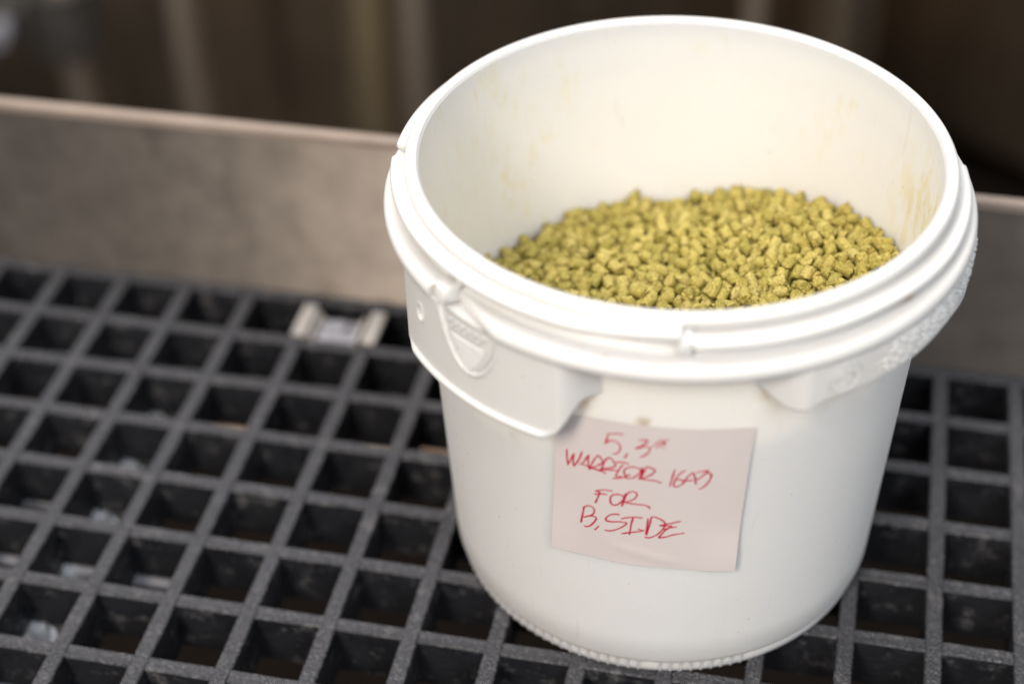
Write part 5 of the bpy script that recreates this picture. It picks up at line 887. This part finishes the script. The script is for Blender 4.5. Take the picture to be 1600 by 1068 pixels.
# ------------------------------------------------------------------ hop pellets
def pellet_mesh(l, seed):
    rnd = random.Random(seed); n = 14; r = .00262
    bm = bmesh.new(); rings = []
    tl = [rnd.uniform(-.6, .6), rnd.uniform(-.6, .6)]; ph = [rnd.uniform(0, 6.28), rnd.uniform(0, 6.28)]
    levels = [(-1, .86), (-.93, .97), (-.5, 1.0), (0, 1.01), (.5, 1.0), (.93, .97), (1, .86)]
    for u, s in levels:
        ring = []
        for k in range(n):
            a = 2 * PI * k / n; q = 0 if u < 0 else 1
            nn = noise.noise((math.cos(a) * 1.3 + seed * 3.1, math.sin(a) * 1.3, u * l * 260))
            rr = r * s * (1 + .07 * nn)
            z = u * l / 2 + (tl[q] * r * math.cos(a + ph[q]) + .55 * r * noise.noise((math.cos(a) * 2, math.sin(a) * 2, seed + q * 5.5))) * (abs(u) ** 2)
            ring.append(bm.verts.new((rr * math.cos(a), rr * math.sin(a), z)))
        rings.append(ring)
    for a, b in zip(rings, rings[1:]):
        for k in range(n): bm.faces.new((a[k], a[(k + 1) % n], b[(k + 1) % n], b[k]))
    for ring, sg in ((rings[0], -1), (rings[-1], 1)):
        cz = sum(x.co.z for x in ring) / n
        inner = [bm.verts.new((x.co.x * .5, x.co.y * .5, cz * .5 + x.co.z * .5 + sg * rnd.uniform(-.0004, .0003))) for x in ring]
        c = bm.verts.new((0, 0, cz + sg * rnd.uniform(-.0005, .0003)))
        for k in range(n):
            bm.faces.new((ring[k], ring[(k + 1) % n], inner[(k + 1) % n], inner[k])); bm.faces.new((inner[k], inner[(k + 1) % n], c))
    bmesh.ops.recalc_face_normals(bm, faces=bm.faces[:])
    me = bpy.data.meshes.new('hop_pellet'); bm.to_mesh(me); bm.free(); me.materials.append(M_HOP)
    for p in me.polygons: p.use_smooth = True
    me.set_sharp_from_angle(angle=rad(42))
    return me
LEN = [.0036, .0044, .0050, .0056, .0064, .0074, .0088, .0108]
PM = [[pellet_mesh(LEN[k] * (1.06 - .32 * k / 7), k * 7 + q * 31 + 1) for q in range(4)] for k in range(8)]
A_ = PELLETS   # per pellet: x, y, z, quaternion, length class
def pellet_mat(i):
    x, y, z, qw, qx, qy, qz, k = A_[i * 8:i * 8 + 8]
    return Matrix.Translation((x / 2e5, y / 2e5, z / 1e5)) @ Quaternion((qw, qx, qy, qz)).normalized().to_matrix().to_4x4(), PM[k][i % 4]
NTOT = len(A_) // 8
for i in range(min(NSINGLE, NTOT)):
    M, me = pellet_mat(i)
    o = bpy.data.objects.new('hop_pellet', me); COL.objects.link(o); o.matrix_world = M
    tag(o, 'small yellow-green pressed hop pellet lying in the heap inside the white bucket', 'hop pellet', 'hop pellets heaped in the bucket')
V_, F_ = [], []
PD = {}
for i in range(NSINGLE, NTOT):
    M, me = pellet_mat(i)
    if me.name not in PD: PD[me.name] = ([v.co.copy() for v in me.vertices], [tuple(p.vertices) for p in me.polygons])
    vs, fs = PD[me.name]; k = len(V_)
    V_ += [M @ v for v in vs]; F_ += [tuple(k + q for q in p) for p in fs]
if V_:
    me = bpy.data.meshes.new('hop_pellets'); me.from_pydata(V_, [], F_); me.update()
    o = link('hop_pellets', me, M_HOP, None, True); me.set_sharp_from_angle(angle=rad(42))
    tag(o, 'further hop pellets filling the heap below and behind the nearest ones', 'hop pellets', None, 'stuff')
# broken crumbs lying on the heap
bm = bmesh.new(); rc = random.Random(12)
for i in range(260):
    M, me = pellet_mat(rc.randrange(min(700, NTOT))); c_ = M.translation + Vector((rc.uniform(-.003, .003), rc.uniform(-.003, .003), .0026 + rc.uniform(-.0006, .0006)))
    k = len(bm.verts); bmesh.ops.create_icosphere(bm, subdivisions=1, radius=rc.choice((.0004, .0006, .0009, .0012)), matrix=Matrix.Translation(c_)); bm.verts.ensure_lookup_table()
    for v_ in bm.verts[k:]: v_.co = c_ + (v_.co - c_) * rc.uniform(.55, 1.25)
tag(bmobj('hop_crumbs', bm, M_HOP), 'small broken hop crumbs scattered over the pellets', 'crumbs', None, 'stuff')
# crumbled hop powder filling the gaps
v = []; f = []; rings, n = 30, 96
for j in range(rings + 1):
    for k in range(n):
        r = .0988 * j / rings; a = 2 * PI * k / n; x, y = r * math.cos(a), r * math.sin(a)
        v.append((x, y, min(.133 + .19 * x - .07 * y + .35 * x * x, .19) - .0085 + .0012 * noise.noise((x * 300, y * 300, 0))))
for j in range(rings):
    for k in range(n): a, b = j * n + k, j * n + (k + 1) % n; f.append((a, b, b + n, a + n))
me = bpy.data.meshes.new('hop_dust'); me.from_pydata(v, [], f); me.update()
tag(link('hop_dust', me, M_DUST, None, True), 'crumbled green hop dust in the gaps between the pellets', 'dust', None, 'stuff')
